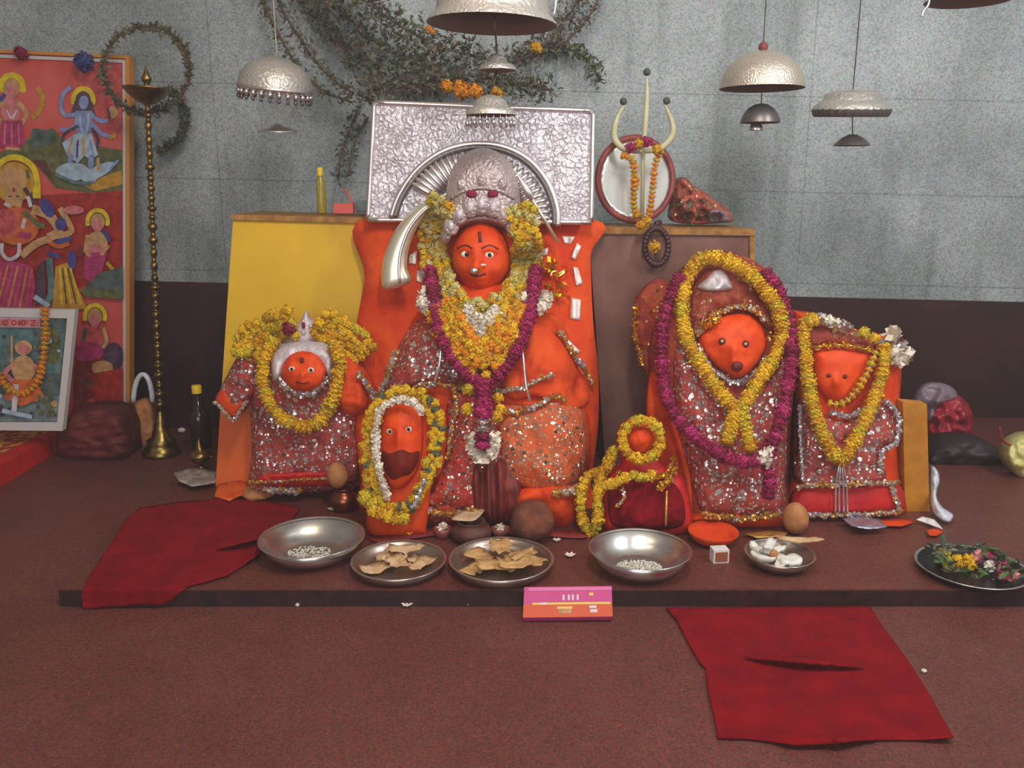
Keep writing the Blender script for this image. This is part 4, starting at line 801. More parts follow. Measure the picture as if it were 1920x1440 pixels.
# round mirror
MR = lean(260, 3.30, 418, 3.24)
c = np.array([1191, 342]); root = thing('round_mirror', 'round mirror in a reddish brown frame leaning on the wall over the cabinet', 'mirror', P(1191, 419, 3.25))
Shape(ell(1191, 336, 66, 74, 20), lambda x, y: MR(x, y)-.004, .001, 10, .01).obj('glass', 'pale_reflection', root)
tube(MB(), [P(x, y, float(MR(x, y))-.008) for x, y in ell(1191, 336, 70, 78, 40)+ell(1191, 336, 70, 78, 40)[:2]], .012, 'mirror_frame', 10, False).build('frame', root)
# trident
root = thing('cream_trident', 'cream coloured trident with dark ball tips standing in front of the round mirror', 'trident', P(1205, 425, 3.16))
TY = 3.17
def tp(x, y): return P(x, y, TY)
tube(MB(), [tp(1204, 420), tp(1206, 280)], .007, 'horn_cream').build('shaft', root)
mk = mpp(240, TY)
for pts, rs in (([(1206, 285), (1210, 230), (1213, 180), (1213, 142)], [4, 5.5, 4.5, 1.2]), ([(1206, 284), (1172, 280), (1153, 262), (1152, 240), (1160, 215), (1172, 196)], [4, 6, 6.5, 6, 4, 1.2]), ([(1206, 284), (1238, 278), (1258, 258), (1262, 240), (1256, 218), (1246, 196)], [4, 6, 6.5, 6, 4, 1.2])):
    q = crom(pts, 5, False); rr = np.interp(np.linspace(0, 1, len(q)), np.linspace(0, 1, len(rs)), rs)*mk; tube(MB(), [tp(x, y) for x, y in q], list(rr), 'horn_cream', 10).build('prong', root)
for x, y in ((1213, 135), (1169, 190), (1250, 189)): tag(ball(MB(), tp(x, y), 7*mk, 'leaf_dark').build('tip', root), 'dark ball tip')
tag(strand(MB(), [(1168, 292), (1186, 300), (1190, 340), (1188, 380), (1194, 404)], [], 8, ORA+['marigold_c'], Y=lambda x, y: TY-.02+0*x, seed=31, tmpl=DISC).build('marigold_garland'), 'left strand of marigolds hanging down the trident shaft', 'garland')
tag(strand(MB(), [(1238, 284), (1228, 310), (1224, 350), (1220, 390), (1214, 410)], [], 7, ORA+['marigold_c'], Y=lambda x, y: TY-.02+0*x, seed=32, tmpl=DISC, gap=1.1).build('marigold_garland'), 'right strand of marigolds hanging from the trident prong', 'garland')
tag(florets(MB(), [P(1182, 276, TY-.05), P(1198, 270, TY-.055), P(1232, 280, TY-.06), P(1212, 266, TY-.05)], .018, ['marigold_o', 'marigold_b', 'rose_a'], POM).build('flower_bunch'), 'bunch of orange flowers tied at the fork of the trident', 'flower')
# bead loop over the cabinet edge
m = MB(); rg = random.Random(4)
for i in range(26):
    t = 2*math.pi*i/26; ball(m, P(1231+22*math.cos(t), 462+34*math.sin(t), 3.085), .012, 'beads', 8)
tube(m, [P(1231+22*math.cos(t), 462+34*math.sin(t), 3.085) for t in np.linspace(0, 2*math.pi, 30)], .003, 'dark_string', 5)
for i in range(5): ball(m, Vector((P(1230, 430, 3.09).x+.006*i, 3.09+.022*i, zt2+.012 if i else zt2)), .012, 'beads', 8)
tag(m.build('bead_necklace'), 'dark bead necklace hanging over the front of the brown cabinet', 'necklace')
tag(florets(MB(), [P(1226, 462, 3.062)], .02, ['marigold_o', 'marigold_b'], POM).build('marigold_flower'), 'orange marigold inside the loop of dark beads', 'flower')
tag(florets(MB(), [P(1212, 414, 3.05), P(1202, 422, 3.05)], .016, ['marigold_o', 'marigold_b'], POM).build('marigold_flower'), 'pair of orange marigolds on the cabinet edge above the beads', 'flower')
# cloth bundle on the cabinet
root = thing('cloth_bundle', 'red and gold cloth bundle beside the round mirror on the cabinet', 'bundle', P(1320, 417, 3.3))
CB = Shape([(1268, 417), (1262, 380), (1268, 345), (1284, 332), (1302, 348), (1322, 360), (1344, 378), (1364, 388), (1372, 404), (1366, 417)], lambda x, y: 3.3+0*np.asarray(x), .06, 20, .08, folds=(.09, .035, .04, 33), res=3.5)
CB.obj('cloth', 'bundle_cloth', root); Shape([(1330, 417), (1326, 404), (1338, 393), (1356, 396), (1368, 408), (1364, 417)], over([CB], 0), .02, 10, .01, folds=(.03, .08, .08, 5), res=3).obj('plastic_wrap', 'plastic_grey', root)
m = MB(); rg = random.Random(9)
for i in range(60): x, y = rg.uniform(1276, 1330), rg.uniform(375, 412); leafq(m, P(x, y, float(CB.D(np.array([x]), np.array([y]))[0])-.004), rg, ['leaf_dark', 'leaf_olive', 'leaf_brown'], .028)
m.build('leaves', root)

# ================================================================ tall right statue
root = thing('draped_statue', 'tall rounded statue draped in red and silver cloth, orange face, right of the middle', 'statue', P(1380, 985, 2.75))
RP = lean(475, 2.94, 990, 2.655)
RB = Shape([(1312, 486), (1280, 515), (1252, 560), (1228, 615), (1222, 690), (1238, 760), (1262, 830), (1280, 900), (1290, 984), (1385, 992), (1476, 986), (1478, 900), (1484, 800), (1490, 700), (1487, 620), (1472, 560), (1440, 508), (1400, 482), (1350, 474)], RP, .12, 80, .08, folds=(.015, .025, .02, 40))
RB.obj('body', 'maroon_gold', root); RL = [RB]
FL = Shape([(1194, 560), (1234, 524), (1262, 545), (1248, 620), (1236, 720), (1204, 690), (1190, 620)], lambda x, y: 2.93+0*np.asarray(x), .03, 18, .03, folds=(.012, .04, .02, 41)); FL.obj('side_flap', 'maroon_gold', root)
line([(1193, 575), (1190, 620), (1196, 650), (1204, 682)], [FL], 4, 'gold', 'flap_trim', root)
SKT = Shape([(1222, 700), (1250, 740), (1272, 810), (1296, 900), (1294, 982), (1256, 960), (1236, 880), (1214, 790)], over(RL, .002), .03, 20, .03, folds=(.014, .04, .01, 42)); SKT.obj('left_drape', 'vermilion_cloth', root)
FRT = Shape([(1268, 655), (1300, 672), (1326, 716), (1386, 738), (1440, 716), (1482, 660), (1486, 770), (1474, 880), (1462, 962), (1400, 972), (1322, 966), (1292, 880), (1266, 770)], over(RL, .012), .04, 40, .02, folds=(.014, .03, .02, 43)); FRT.obj('front_cloth', 'sequin_silver', root)
VEIL = Shape([(1296, 560), (1320, 505), (1360, 490), (1410, 500), (1446, 550), (1456, 620), (1430, 612), (1400, 584), (1350, 586), (1316, 618), (1300, 640)], over(RL, .01), .035, 28, .02, folds=(.012, .04, .04, 44)); VEIL.obj('veil', 'sequin_dark', root)
RF = Shape([(1310, 640), (1326, 612), (1360, 590), (1402, 588), (1430, 610), (1438, 642), (1424, 674), (1404, 700), (1380, 708), (1350, 692), (1324, 666)], over(RL, .018), .05, 44, .02, bumps=[(1376, 660, 10, 20, .016), (1382, 686, 16, 12, .014)], res=4)
head = RF.obj('face', 'vermilion_face', root)
for x, y in ((1354, 640), (1398, 645)): u = mpp(y, 2.7); m = MB(); ball(m, on(RF, x, y), (7*u, 5*u, 7*u), 'maroon', 12); ball(m, on(RF, x, y, 4*u), (3*u, 3*u, 3*u), 'horn_cream', 8); m.build('eye', head)
u = mpp(686, 2.7); ball(MB(), on(RF, 1382, 687), (11*u, 6*u, 10*u), 'dark_mouth', 14).build('mouth', head)
line([(1308, 650), (1328, 684), (1356, 708), (1384, 716), (1410, 706), (1434, 674)], [RB, FRT, RF], 5, 'tinsel', 'face_trim', root)
line([(1308, 628), (1326, 602), (1360, 580), (1402, 577), (1438, 602)], [RB, VEIL, RF], 5, 'gold_trim', 'veil_trim', root)
line([(1322, 612), (1334, 602), (1346, 596)], [RB, VEIL, RF], 7, 'gold', 'gold_highlight', root)  # extra gold strip stands in for the highlight on the veil band
CS = Shape([(1308, 540), (1326, 522), (1340, 508), (1356, 508), (1370, 528), (1372, 542), (1338, 546)], over([RB, VEIL], .004), .02, 12, .01, k=4); CS.obj('crest', 'white_metal', root)
line([(1320, 962), (1380, 972), (1440, 968), (1464, 960)], [RB, FRT], 5, 'gold_trim', 'hem_trim', root)
line([(1330, 880), (1346, 892), (1366, 890), (1376, 880)], [RB, FRT], 4, 'lace', 'small_pendant', root)
BS = Shape([(1284, 972), (1380, 966), (1460, 970), (1480, 990), (1420, 998), (1310, 996)], over(RL, .03), .02, 12, .03); BS.obj('red_base_cloth', 'vermilion', root)
RALL = [RB, SKT, FRT, VEIL, RF, CS, BS]
tag(strand(MB(), [(1318, 484), (1288, 520), (1279, 570), (1284, 625), (1304, 668), (1328, 706), (1356, 744), (1384, 768), (1404, 744), (1430, 702), (1456, 662), (1466, 618), (1456, 575), (1430, 540), (1396, 506), (1354, 486)], RALL, 14, YEL, closed=True, tmpl=DISC, gap=.62, seed=41).build('marigold_garland'), 'closed yellow marigold loop round the face of the tall draped statue', 'garland')
tag(strand(MB(), [(1376, 776), (1370, 800), (1362, 828)], RALL, 14, YEL, tmpl=DISC, gap=.62, seed=42, extra=.01).build('marigold_tassel'), 'left marigold tail on the chest of the tall draped statue', 'garland')
tag(strand(MB(), [(1390, 776), (1398, 806), (1406, 840)], RALL, 14, YEL, tmpl=DISC, gap=.62, seed=43, extra=.01).build('marigold_tassel'), 'right marigold tail on the chest of the tall draped statue', 'garland')
root = thing('rose_garland', 'long magenta rose garland looped round the whole tall draped statue', 'garland', P(1380, 870, 2.6))
m = MB(); strand(m, [(1276, 520), (1252, 570), (1240, 630), (1242, 690), (1250, 745), (1274, 790), (1316, 828), (1362, 858), (1408, 866), (1440, 848), (1458, 800), (1474, 740), (1484, 670), (1480, 610), (1464, 556), (1436, 512)], RALL, 13, MAG, tmpl=DISC, gap=.66, seed=44, extra=.03); strand(m, [(1436, 868), (1444, 898), (1440, 930)], RALL, 13, MAG, tmpl=DISC, gap=.66, seed=45, extra=.03); m.build('rose_string', root)
m = MB(); strand(m, [(1440, 846), (1428, 858), (1440, 868)], RALL, 8, JAS, tmpl=BUD, seed=46, extra=.07); tag(m.build('jasmine_knot', root), 'white jasmine knot')

# ================================================================ rightmost block statue
root = thing('block_statue', 'squat block shaped statue with wide orange face, furthest right of the row', 'statue', P(1590, 970, 2.75))
QP = lean(590, 2.84, 975, 2.69)
QB = Shape([(1496, 604), (1515, 590), (1570, 602), (1640, 632), (1680, 638), (1690, 690), (1686, 770), (1686, 900), (1688, 970), (1496, 972), (1494, 880), (1496, 740)], QP, .06, 44, .10, k=5); QB.obj('block', 'vermilion', root); QL = [QB]
QD = Shape([(1499, 754), (1526, 760), (1570, 790), (1622, 772), (1660, 748), (1684, 780), (1680, 830), (1652, 846), (1652, 908), (1502, 910), (1498, 835)], over(QL, .008), .04, 26, .02, folds=(.016, .035, .03, 50)); QD.obj('dress', 'sequin_silver', root)
QC = Shape([(1508, 606), (1560, 604), (1630, 630), (1640, 656), (1600, 650), (1560, 644), (1516, 650)], over(QL, .006), .02, 14, .01); QC.obj('head_cloth', 'sequin_dark', root)
QF = Shape([(1526, 656), (1570, 644), (1630, 654), (1640, 686), (1622, 726), (1592, 758), (1556, 752), (1532, 728), (1524, 690)], over(QL, .006), .05, 40, .02, bumps=[(1568, 716, 8, 14, .014)], res=4); head = QF.obj('face', 'vermilion_face', root)
for x, y in ((1554, 704), (1584, 706)): u = mpp(y, 2.7); ball(MB(), on(QF, x, y), (5*u, 4*u, 4*u), 'dark_mouth', 10).build('eye', head)
line([(1518, 652), (1552, 648), (1590, 648), (1638, 658)], [QB, QF, QC], 4.5, 'gold', 'forehead_band', root)
RBS = Shape([(1497, 918), (1600, 912), (1684, 908), (1690, 960), (1600, 966), (1497, 970)], over(QL, .014), .02, 14, .02); RBS.obj('red_base_cloth', 'red_bright', root)
line([(1500, 912), (1560, 909), (1640, 906), (1686, 904)], [QB, QD, RBS], 4, 'lace', 'upper_lace', root); line([(1502, 966), (1560, 966), (1640, 963), (1686, 960)], [QB, RBS], 4, 'lace', 'lower_lace', root); line([(1674, 914), (1680, 938), (1686, 958)], [QB, RBS], 4, 'lace', 'side_lace', root)
line([(1500, 760), (1500, 800), (1502, 850), (1506, 902)], [QB, QD], 3, 'tinsel', 'sleeve_trim', root); line([(1662, 752), (1684, 782), (1680, 828), (1654, 846), (1652, 880)], [QB, QD], 4, 'tinsel', 'sleeve_trim', root)
line([(1556, 772), (1590, 782), (1622, 766)], [QB, QD, QF], 5, 'tinsel', 'collar', root)
QALL = [QB, QD, QC, QF, RBS]
tag(strand(MB(), [(1524, 598), (1506, 616), (1508, 660), (1514, 706), (1522, 750), (1534, 792), (1552, 832), (1576, 864), (1602, 826), (1626, 780), (1644, 734), (1656, 690), (1660, 650)], QALL, 13, YEL, tmpl=DISC, gap=.62, seed=51).build('marigold_garland'), 'V shaped yellow marigold garland on the squat block statue', 'garland')
tag(strand(MB(), [(1642, 662), (1630, 692), (1614, 720), (1596, 744), (1576, 758), (1556, 756)], QALL, 8, YEL, tmpl=DISC, gap=1.25, seed=52, extra=.005).build('marigold_string'), 'thin string of small marigold discs under the wide orange face', 'garland')
tag(strand(MB(), [(1536, 598), (1566, 604), (1592, 614)], QALL, 8, JAS+['silver'], tmpl=BUD, seed=53, extra=.01).build('jasmine_string'), 'white jasmine on top of the squat block statue', 'garland')
tag(strand(MB(), [(1620, 624), (1640, 634)], QALL, 11, YEL, seed=54, extra=.01).build('marigold_bunch'), 'small marigold bunch on top of the squat block statue', 'flower')
tag(strand(MB(), [(1664, 640), (1682, 654), (1692, 670)], QALL, 12, JAS+['silver', 'cream'], tmpl=BUD, rows=2, wide=.4, seed=55).build('tinsel_puff'), 'silvery white puff at the right shoulder of the squat block statue', 'flower')
m = MB()
for dx in (-9, -3, 4, 10): tube(m, lay([(1577+dx*.3, 868), (1577+dx, 905), (1577+dx*1.2, 962)], QALL, 2.5, extra=.01)[0], .003, 'tinsel', 6)
tag(m.build('silver_tassel'), 'silver thread tassel hanging below the V shaped marigold garland', 'tassel')

# ================================================================ small statue front centre right
root = thing('squat_statue', 'smallest red seated statue with a marigold ring, behind the right steel bowl', 'statue', P(1200, 1000, 2.6))
KP = lean(780, 2.62, 1000, 2.525)
KB = Shape([(1198, 786), (1166, 800), (1158, 836), (1166, 868), (1142, 896), (1132, 950), (1146, 1002), (1286, 1002), (1294, 940), (1278, 892), (1240, 868), (1246, 824), (1232, 796)], KP, .06, 36, .03, folds=(.014, .03, .03, 60)); KB.obj('body', 'red_bright', root)
KH = Shape(ell(1202, 824, 30, 30, 12), over([KB], .01), .04, 24, .02, bumps=[(1202, 828, 6, 8, .01)], res=3.6); KH.obj('head', 'vermilion_face', root)
KS = Shape([(1150, 905), (1200, 898), (1262, 906), (1284, 950), (1270, 990), (1160, 990), (1140, 950)], over([KB], .006), .03, 26, .02, folds=(.016, .05, .03, 61)); KS.obj('red_cloth', 'red_cloth', root)
line([(1160, 890), (1190, 898), (1220, 900), (1252, 888), (1262, 868)], [KB, KH], 5, 'gold', 'gold_collar', root); line([(1264, 860), (1258, 890), (1240, 915)], [KB, KS], 6, 'gold', 'gold_sash', root); line([(1250, 920), (1249, 960), (1248, 986)], [KB, KS], 2.5, 'gold_trim', 'gold_cord', root); line([(1166, 915), (1170, 935), (1156, 950)], [KB, KS], 3, 'gold_trim', 'gold_cord', root)
KL = [KB, KH, KS]
tag(strand(MB(), ell(1203, 824, 36, 37, 14), KL, 10, YEL, closed=True, tmpl=POM, gap=.8, seed=61).build('marigold_garland'), 'ring of marigolds round the head of the smallest red statue', 'garland')
tag(strand(MB(), [(1150, 845), (1142, 866), (1132, 884), (1110, 888), (1094, 905), (1088, 940), (1092, 975), (1106, 1000)], KL, 10, YEL+['marigold_o'], tmpl=POM, gap=.8, seed=62).build('marigold_garland'), 'long marigold strand trailing down the left of the smallest red statue', 'garland')
tag(strand(MB(), [(1126, 898), (1120, 930), (1122, 965), (1114, 995)], KL, 10, YEL+['marigold_o'], tmpl=POM, gap=.8, seed=63, extra=.01).build('marigold_garland'), 'second marigold strand beside the longer one left of the smallest red statue', 'garland')
tag(strand(MB(), [(1136, 910), (1156, 904), (1172, 896)], KL, 10, YEL, gap=.8, seed=64, extra=.012).build('marigold_garland'), 'short marigold strand across the left arm of the smallest red statue', 'garland')
tag(strand(MB(), [(1188, 890), (1206, 896), (1222, 890)], KL, 9, YEL, gap=.8, seed=65, extra=.014).build('marigold_garland'), 'short marigold strand under the ring on the smallest red statue', 'garland')
# ================================================================ board, bundle and bags at the right end
m = MB(); slabpx(m, [(1693, 754), (1738, 758), (1743, 962), (1697, 962)], lambda x, y: 2.702+0*np.asarray(x), .05, 'wood_tan'); tag(m.build('wooden_board'), 'upright yellow wooden board at the right end of the statues', 'board')
root = thing('rose_bag', 'red roses in a cloudy plastic bag on the platform behind the wooden board', 'bag', P(1785, 840, GY(832)))
yb = GY(838)
RBG = Shape([(1740, 765), (1760, 736), (1800, 742), (1824, 775), (1822, 815), (1796, 838), (1756, 838), (1738, 810)], lambda x, y: yb+.03+0*np.asarray(x), .08, 34, .05, folds=(.05, .035, .035, 70)); RBG.obj('flower_mass', 'plastic_red', root)
Shape([(1716, 752), (1738, 722), (1778, 722), (1796, 744), (1760, 760), (1744, 790), (1724, 790)], over([RBG], .0), .03, 20, .03, folds=(.02, .05, .05, 71)).obj('plastic_wrap', 'plastic_grey', root)
heap('cloth_bundle', 'dark cloth heap on the platform behind the rose bag at right', 'bundle', [(1745, 872), (1760, 838), (1810, 826), (1868, 838), (1892, 868), (1830, 880)], GY(876)+.06, .06, 'dark', (.02, .03, .04, 72))
yb = GY(900)
root = thing('flower_bag', 'pale yellow plastic bag at the right edge of the platform', 'bag', P(1915, 900, yb))
Shape([(1890, 840), (1908, 822), (1940, 818), (1960, 860), (1950, 898), (1912, 896), (1888, 866)], lambda x, y: yb+.05+0*np.asarray(x), .06, 26, .05, folds=(.03, .05, .05, 73)).obj('bag_body', 'plastic_yellow', root)
tube(MB(), [P(x, y, yb+.03) for x, y in crom([(1874, 800), (1878, 822), (1892, 834), (1908, 830)], 4, False)], .004, 'plastic_red', 6).build('string', root)
def up(x, y, z0=.0): return G(x, y, SLAB+z0)
ybs = GY(978)
tag(Shape([(1748, 880), (1759, 884), (1762, 902), (1756, 930), (1768, 952), (1788, 966), (1780, 980), (1760, 972), (1750, 950)], lambda x, y: lean(880, 2.78, 980, 2.585)(x, y), .025, 12, .02, folds=(.02, .08, .08, 74), k=4).obj('plastic_wrapper', 'plastic_white'), 'crumpled white plastic beside the wooden board', 'plastic')
tag(sheet([(1718, 974), (1730, 968), (1752, 974), (1768, 992), (1752, 986)], crumple(SLAB+.006, .012, .08, 5), 'paper_white', 'paper_scrap', th=.002, res=4, sharp=True), 'curled white paper scrap before the wooden board', 'paper')
tag(sheet([(1736, 994), (1752, 990), (1768, 996), (1756, 1004), (1742, 1003)], crumple(SLAB+.005, .006, .08, 6), 'vermilion', 'red_petal', th=.003, res=5, sharp=True), 'small orange red petal scrap before the white paper', 'petal')
tag(sheet([(1580, 972), (1610, 966), (1650, 974), (1664, 988), (1630, 992), (1596, 986)], crumple(SLAB+.02, .01, .06, 7), 'foil', 'foil_wrapper', th=.002, res=5, sharp=True), 'silvery foil wrapper lying before the squat block statue', 'wrapper')
tag(sheet([(1600, 976), (1690, 972), (1716, 978), (1690, 986), (1640, 984)], crumple(SLAB+.004, .008, .05, 17), 'vermilion', 'red_cloth_scrap', th=.003, res=6, sharp=True), 'orange red cloth scrap before the squat block statue', 'cloth')

# ================================================================ hanging silver parasols
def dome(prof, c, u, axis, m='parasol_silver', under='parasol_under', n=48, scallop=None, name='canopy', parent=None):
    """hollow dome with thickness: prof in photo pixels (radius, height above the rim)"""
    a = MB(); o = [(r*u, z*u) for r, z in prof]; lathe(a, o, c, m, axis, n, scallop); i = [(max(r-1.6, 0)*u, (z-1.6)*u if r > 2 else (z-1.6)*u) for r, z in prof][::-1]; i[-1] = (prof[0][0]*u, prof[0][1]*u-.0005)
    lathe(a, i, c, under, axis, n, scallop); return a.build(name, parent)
ZT = ZC
# left one, tilted, with a fringe of little bells
Y = 3.3; c = P(516, 168, Y); u = mpp(168, Y); root = thing('hanging_parasol', 'domed silver parasol with a fringe of little bells hanging at left', 'parasol', c); ax = Vector((.13, -.12, 1))
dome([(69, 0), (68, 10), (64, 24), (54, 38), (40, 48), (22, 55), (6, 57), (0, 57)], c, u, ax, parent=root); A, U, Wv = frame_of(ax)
lathe(MB(), [(67*u, -2*u), (70*u, 1*u), (70*u, 4*u), (66*u, 8*u)], c, 'silver', ax, 48).build('rim_band', root)
for i in range(26):
    t = 2*math.pi*i/26; p = c+(U*math.cos(t)+Wv*math.sin(t))*(66*u)-A*(7*u); m = MB(); ball(m, p, (5*u, 5*u, 6*u), 'silver', 8); ball(m, p-A*(10*u), (3.6*u, 3.6*u, 5*u), 'dark_steel', 6); m.build('bell', root)
tube(MB(), [c+A*(56*u), c+A*(72*u), Vector((c.x, c.y+.02, ZT))], .002, 'string', 5).build('cord', root)
c2 = P(520, 248, Y); dome([(37, 0), (36, 3), (26, 7), (14, 11), (6, 15), (0, 16)], c2, u, (0, -.05, 1), 'silver', name='lower_disc', parent=root); tube(MB(), [c2+Vector((0, 0, 14*u)), c+A*(40*u)], .0012, 'string', 5).build('link_cord', root)
# centre: three tiers above the main statue
Y = 2.75; c = P(922, 46, Y); u = mpp(46, Y); root = thing('hanging_parasol', 'largest silver parasol hanging in tiers above the crown at top centre', 'parasol', c)
dome([(122, 0), (120, 5), (108, 16), (104, 24), (103, 44), (98, 62), (80, 80), (40, 92), (0, 95)], c, u, (.03, 0, 1), 'parasol_silver', n=64, scallop=(32, .006), parent=root)
tube(MB(), [c+Vector((0, 0, 92*u)), Vector((c.x+.03, c.y, ZT))], .004, 'brass', 6).build('cord', root)
c2 = P(932, 132, Y); dome([(36, 0), (35, 5), (28, 12), (20, 14), (18, 22), (8, 28), (0, 30)], c2, u, (0, 0, 1), 'parasol_silver', name='middle_canopy', parent=root); c3 = P(920, 216, Y)
dome([(48, 0), (47, 6), (42, 12), (34, 16), (30, 26), (18, 34), (0, 38)], c3, u, (0, 0, 1), 'parasol_silver', name='lower_canopy', parent=root)
for i in range(22):
    t = 2*math.pi*i/22; p = c3+Vector((46*u*math.cos(t), 46*u*math.sin(t), -16*u)); m = MB(); tube(m, [p+Vector((0, 0, 15*u)), p], .0016, 'silver', 4); ball(m, p, (.006, .006, .01), 'silver', 6); m.build('rib_shadow_fringe', root)  # fringe modelled in place of the rib shadows on the plate
tube(MB(), [c+Vector((0, 0, 80*u)), c2+Vector((0, 0, 29*u))], .003, 'brass', 5).build('rod', root); tube(MB(), [c2, c3+Vector((0, 0, 37*u))], .003, 'brass', 5).build('rod', root)
tube(MB(), [P(x, y, Y+.05) for x, y in crom([(1040, -30), (1042, 5), (1038, 30)], 4, False)], .004, 'tinsel', 5).build('tinsel_end', root)
# right: round dome with a small one under it
Y = 3.2; c = P(1428, 166, Y); u = mpp(150, Y); root = thing('hanging_parasol', 'round hammered silver dome hanging right of the trident with a red bead above', 'parasol', c)
dome([(78, 0), (77, 8), (73, 24), (64, 40), (46, 56), (26, 64), (8, 67), (0, 67)], c, u, (0, 0, 1), 'parasol_hammered', n=56, parent=root); ball(MB(), P(1431, 88, Y), 9*u, 'mirror_frame').build('bead', root)
tube(MB(), [P(1430, 98, Y), P(1431, 84, Y), Vector((P(1431, 84, Y).x, Y, ZT))], .002, 'dark_string', 5).build('cord', root); c2 = P(1425, 230, Y)
dome([(37, 0), (36, 6), (32, 16), (24, 26), (12, 33), (0, 35)], c2, u, (0, 0, 1), 'dark_steel', name='middle_canopy', parent=root); c3 = P(1417, 244, Y); dome([(13, 0), (12, 6), (8, 14), (0, 18)], c3, u, (0, 0, 1), 'silver', name='lower_bell', parent=root)
tube(MB(), [c+Vector((0, 0, 66*u)), c2+Vector((0, 0, 30*u))], .0018, 'dark_string', 5).build('rod', root)
# right: flat one
Y = 3.25; c = P(1596, 206, Y); u = mpp(206, Y); root = thing('hanging_parasol', 'flat silver parasol with a small disc under it hanging furthest right', 'parasol', c)
dome([(70, 0), (68, 6), (58, 14), (52, 18), (50, 28), (30, 34), (0, 36)], c, u, (0, -.07, 1), n=56, parent=root); m = MB(); lathe(m, [(64*u, -13*u), (68*u, -8*u), (70*u, -1*u), (70*u, 1*u)], c, 'dark_steel', (0, -.07, 1), 112, (28, .02)); m.build('scalloped_rim', root)
c2 = P(1597, 273, Y); dome([(33, 0), (30, 5), (20, 14), (8, 20), (0, 21)], c2, u, (0, 0, 1), 'dark_steel', name='lower_disc', parent=root); tube(MB(), [c+Vector((0, 0, 20*u)), c2+Vector((0, 0, 18*u))], .002, 'dark_string', 5).build('rod', root)
tube(MB(), [c+Vector((0, 0, 34*u)), Vector((c.x, c.y, ZT))], .002, 'dark_string', 5).build('cord', root)
# top right corner, only its underside in view
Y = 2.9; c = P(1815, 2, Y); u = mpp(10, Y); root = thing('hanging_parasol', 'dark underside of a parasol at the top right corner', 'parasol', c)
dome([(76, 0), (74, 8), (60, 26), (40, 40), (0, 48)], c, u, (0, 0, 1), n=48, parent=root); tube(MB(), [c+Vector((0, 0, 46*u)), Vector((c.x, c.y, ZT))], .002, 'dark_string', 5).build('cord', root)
tube(MB(), [P(x, y, Y-.02) for x, y in crom([(1744, -4), (1740, 10), (1732, 20), (1728, 32)], 4, False)], .004, 'tinsel', 5).build('tinsel_end', root)

# ================================================================ leaf garlands on the wall above
def leafy(path, label, Y0, Y1, wpx, mats, dens, L=.035, seed=1, sag=0):
    if path[0][1] < 0: path = [(path[0][0]-(path[1][0]-path[0][0])*1.6, -220)]+path
    rg = random.Random(seed); q = resample(crom(path, 6, False), 5); m = MB(); n = len(q)
    pts = [P(x, y, Y0+(Y1-Y0)*i/n) for i, (x, y) in enumerate(q)]; tube(m, pts, .005, 'leaf_brown', 5)
    for i, (x, y) in enumerate(q):
        for k in range(dens):
            p = P(x+rg.gauss(0, wpx), y+rg.gauss(0, wpx), Y0+(Y1-Y0)*i/n-rg.uniform(-.02, .02))
            leafq(m, p, rg, mats, L)
    return tag(m.build('leaf_garland'), label, 'garland')
LV = ['leaf_dark', 'leaf_olive', 'leaf_grey', 'leaf_brown']; YW = 3.86
leafy([(478, -30), (520, 60), (560, 128), (606, 170), (660, 192)], 'outermost left dried leaf garland sagging from the ceiling', YW, 3.7, 5, LV, 5, .022, 1)
leafy([(508, -30), (548, 50), (596, 120), (648, 166), (700, 188)], 'second dried leaf garland from the left, above the silver plate', YW, 3.65, 6, LV, 6, .024, 2)
leafy([(556, -30), (600, 40), (660, 104), (730, 150), (820, 176)], 'third dried leaf garland from the left, thick and olive', YW, 3.78, 12, LV, 10, .03, 3)
leafy([(600, -30), (650, 30), (706, 80), (780, 120), (870, 148)], 'fourth dried leaf garland from the left, near the marigolds', 3.8, 3.71, 14, LV, 12, .03, 4)
leafy([(660, -30), (710, 20), (770, 60), (840, 92), (920, 112)], 'leaf garland left of the largest silver parasol', 3.74, 3.64, 16, LV, 12, .03, 5)
leafy([(1090, -30), (1066, 30), (1030, 76), (980, 110), (920, 130)], 'leaf garland right of the largest silver parasol', YW, 3.72, 13, LV, 8, .03, 6)
leafy([(1130, -30), (1104, 30), (1070, 70), (1040, 100)], 'thin leaf garland furthest right of the largest parasol', YW, 3.7, 6, LV, 5, .022, 7)
leafy([(700, 166), (770, 156), (860, 150), (950, 156), (1030, 168)], 'thick level leaf garland just above the silver plate', 3.56, 3.54, 15, LV, 14, .03, 8)
leafy([(980, 104), (1030, 88), (1076, 96), (1108, 120), (1124, 150)], 'drooping leaf spray at the right end above the silver plate', 3.88, 3.8, 6, ['leaf_dark', 'leaf_olive'], 8, .03, 9)
leafy([(676, 196), (656, 240), (640, 290), (634, 340)], 'dried leaf strand hanging down left of the silver plate', 3.9, 3.7, 6, ['leaf_dark', 'leaf_grey'], 5, .026, 10)
leafy([(690, 220), (668, 258), (658, 300), (652, 330)], 'shorter leaf strand hanging beside the silver plate edge', 3.9, 3.62, 5, ['leaf_dark', 'leaf_grey'], 4, .026, 11)
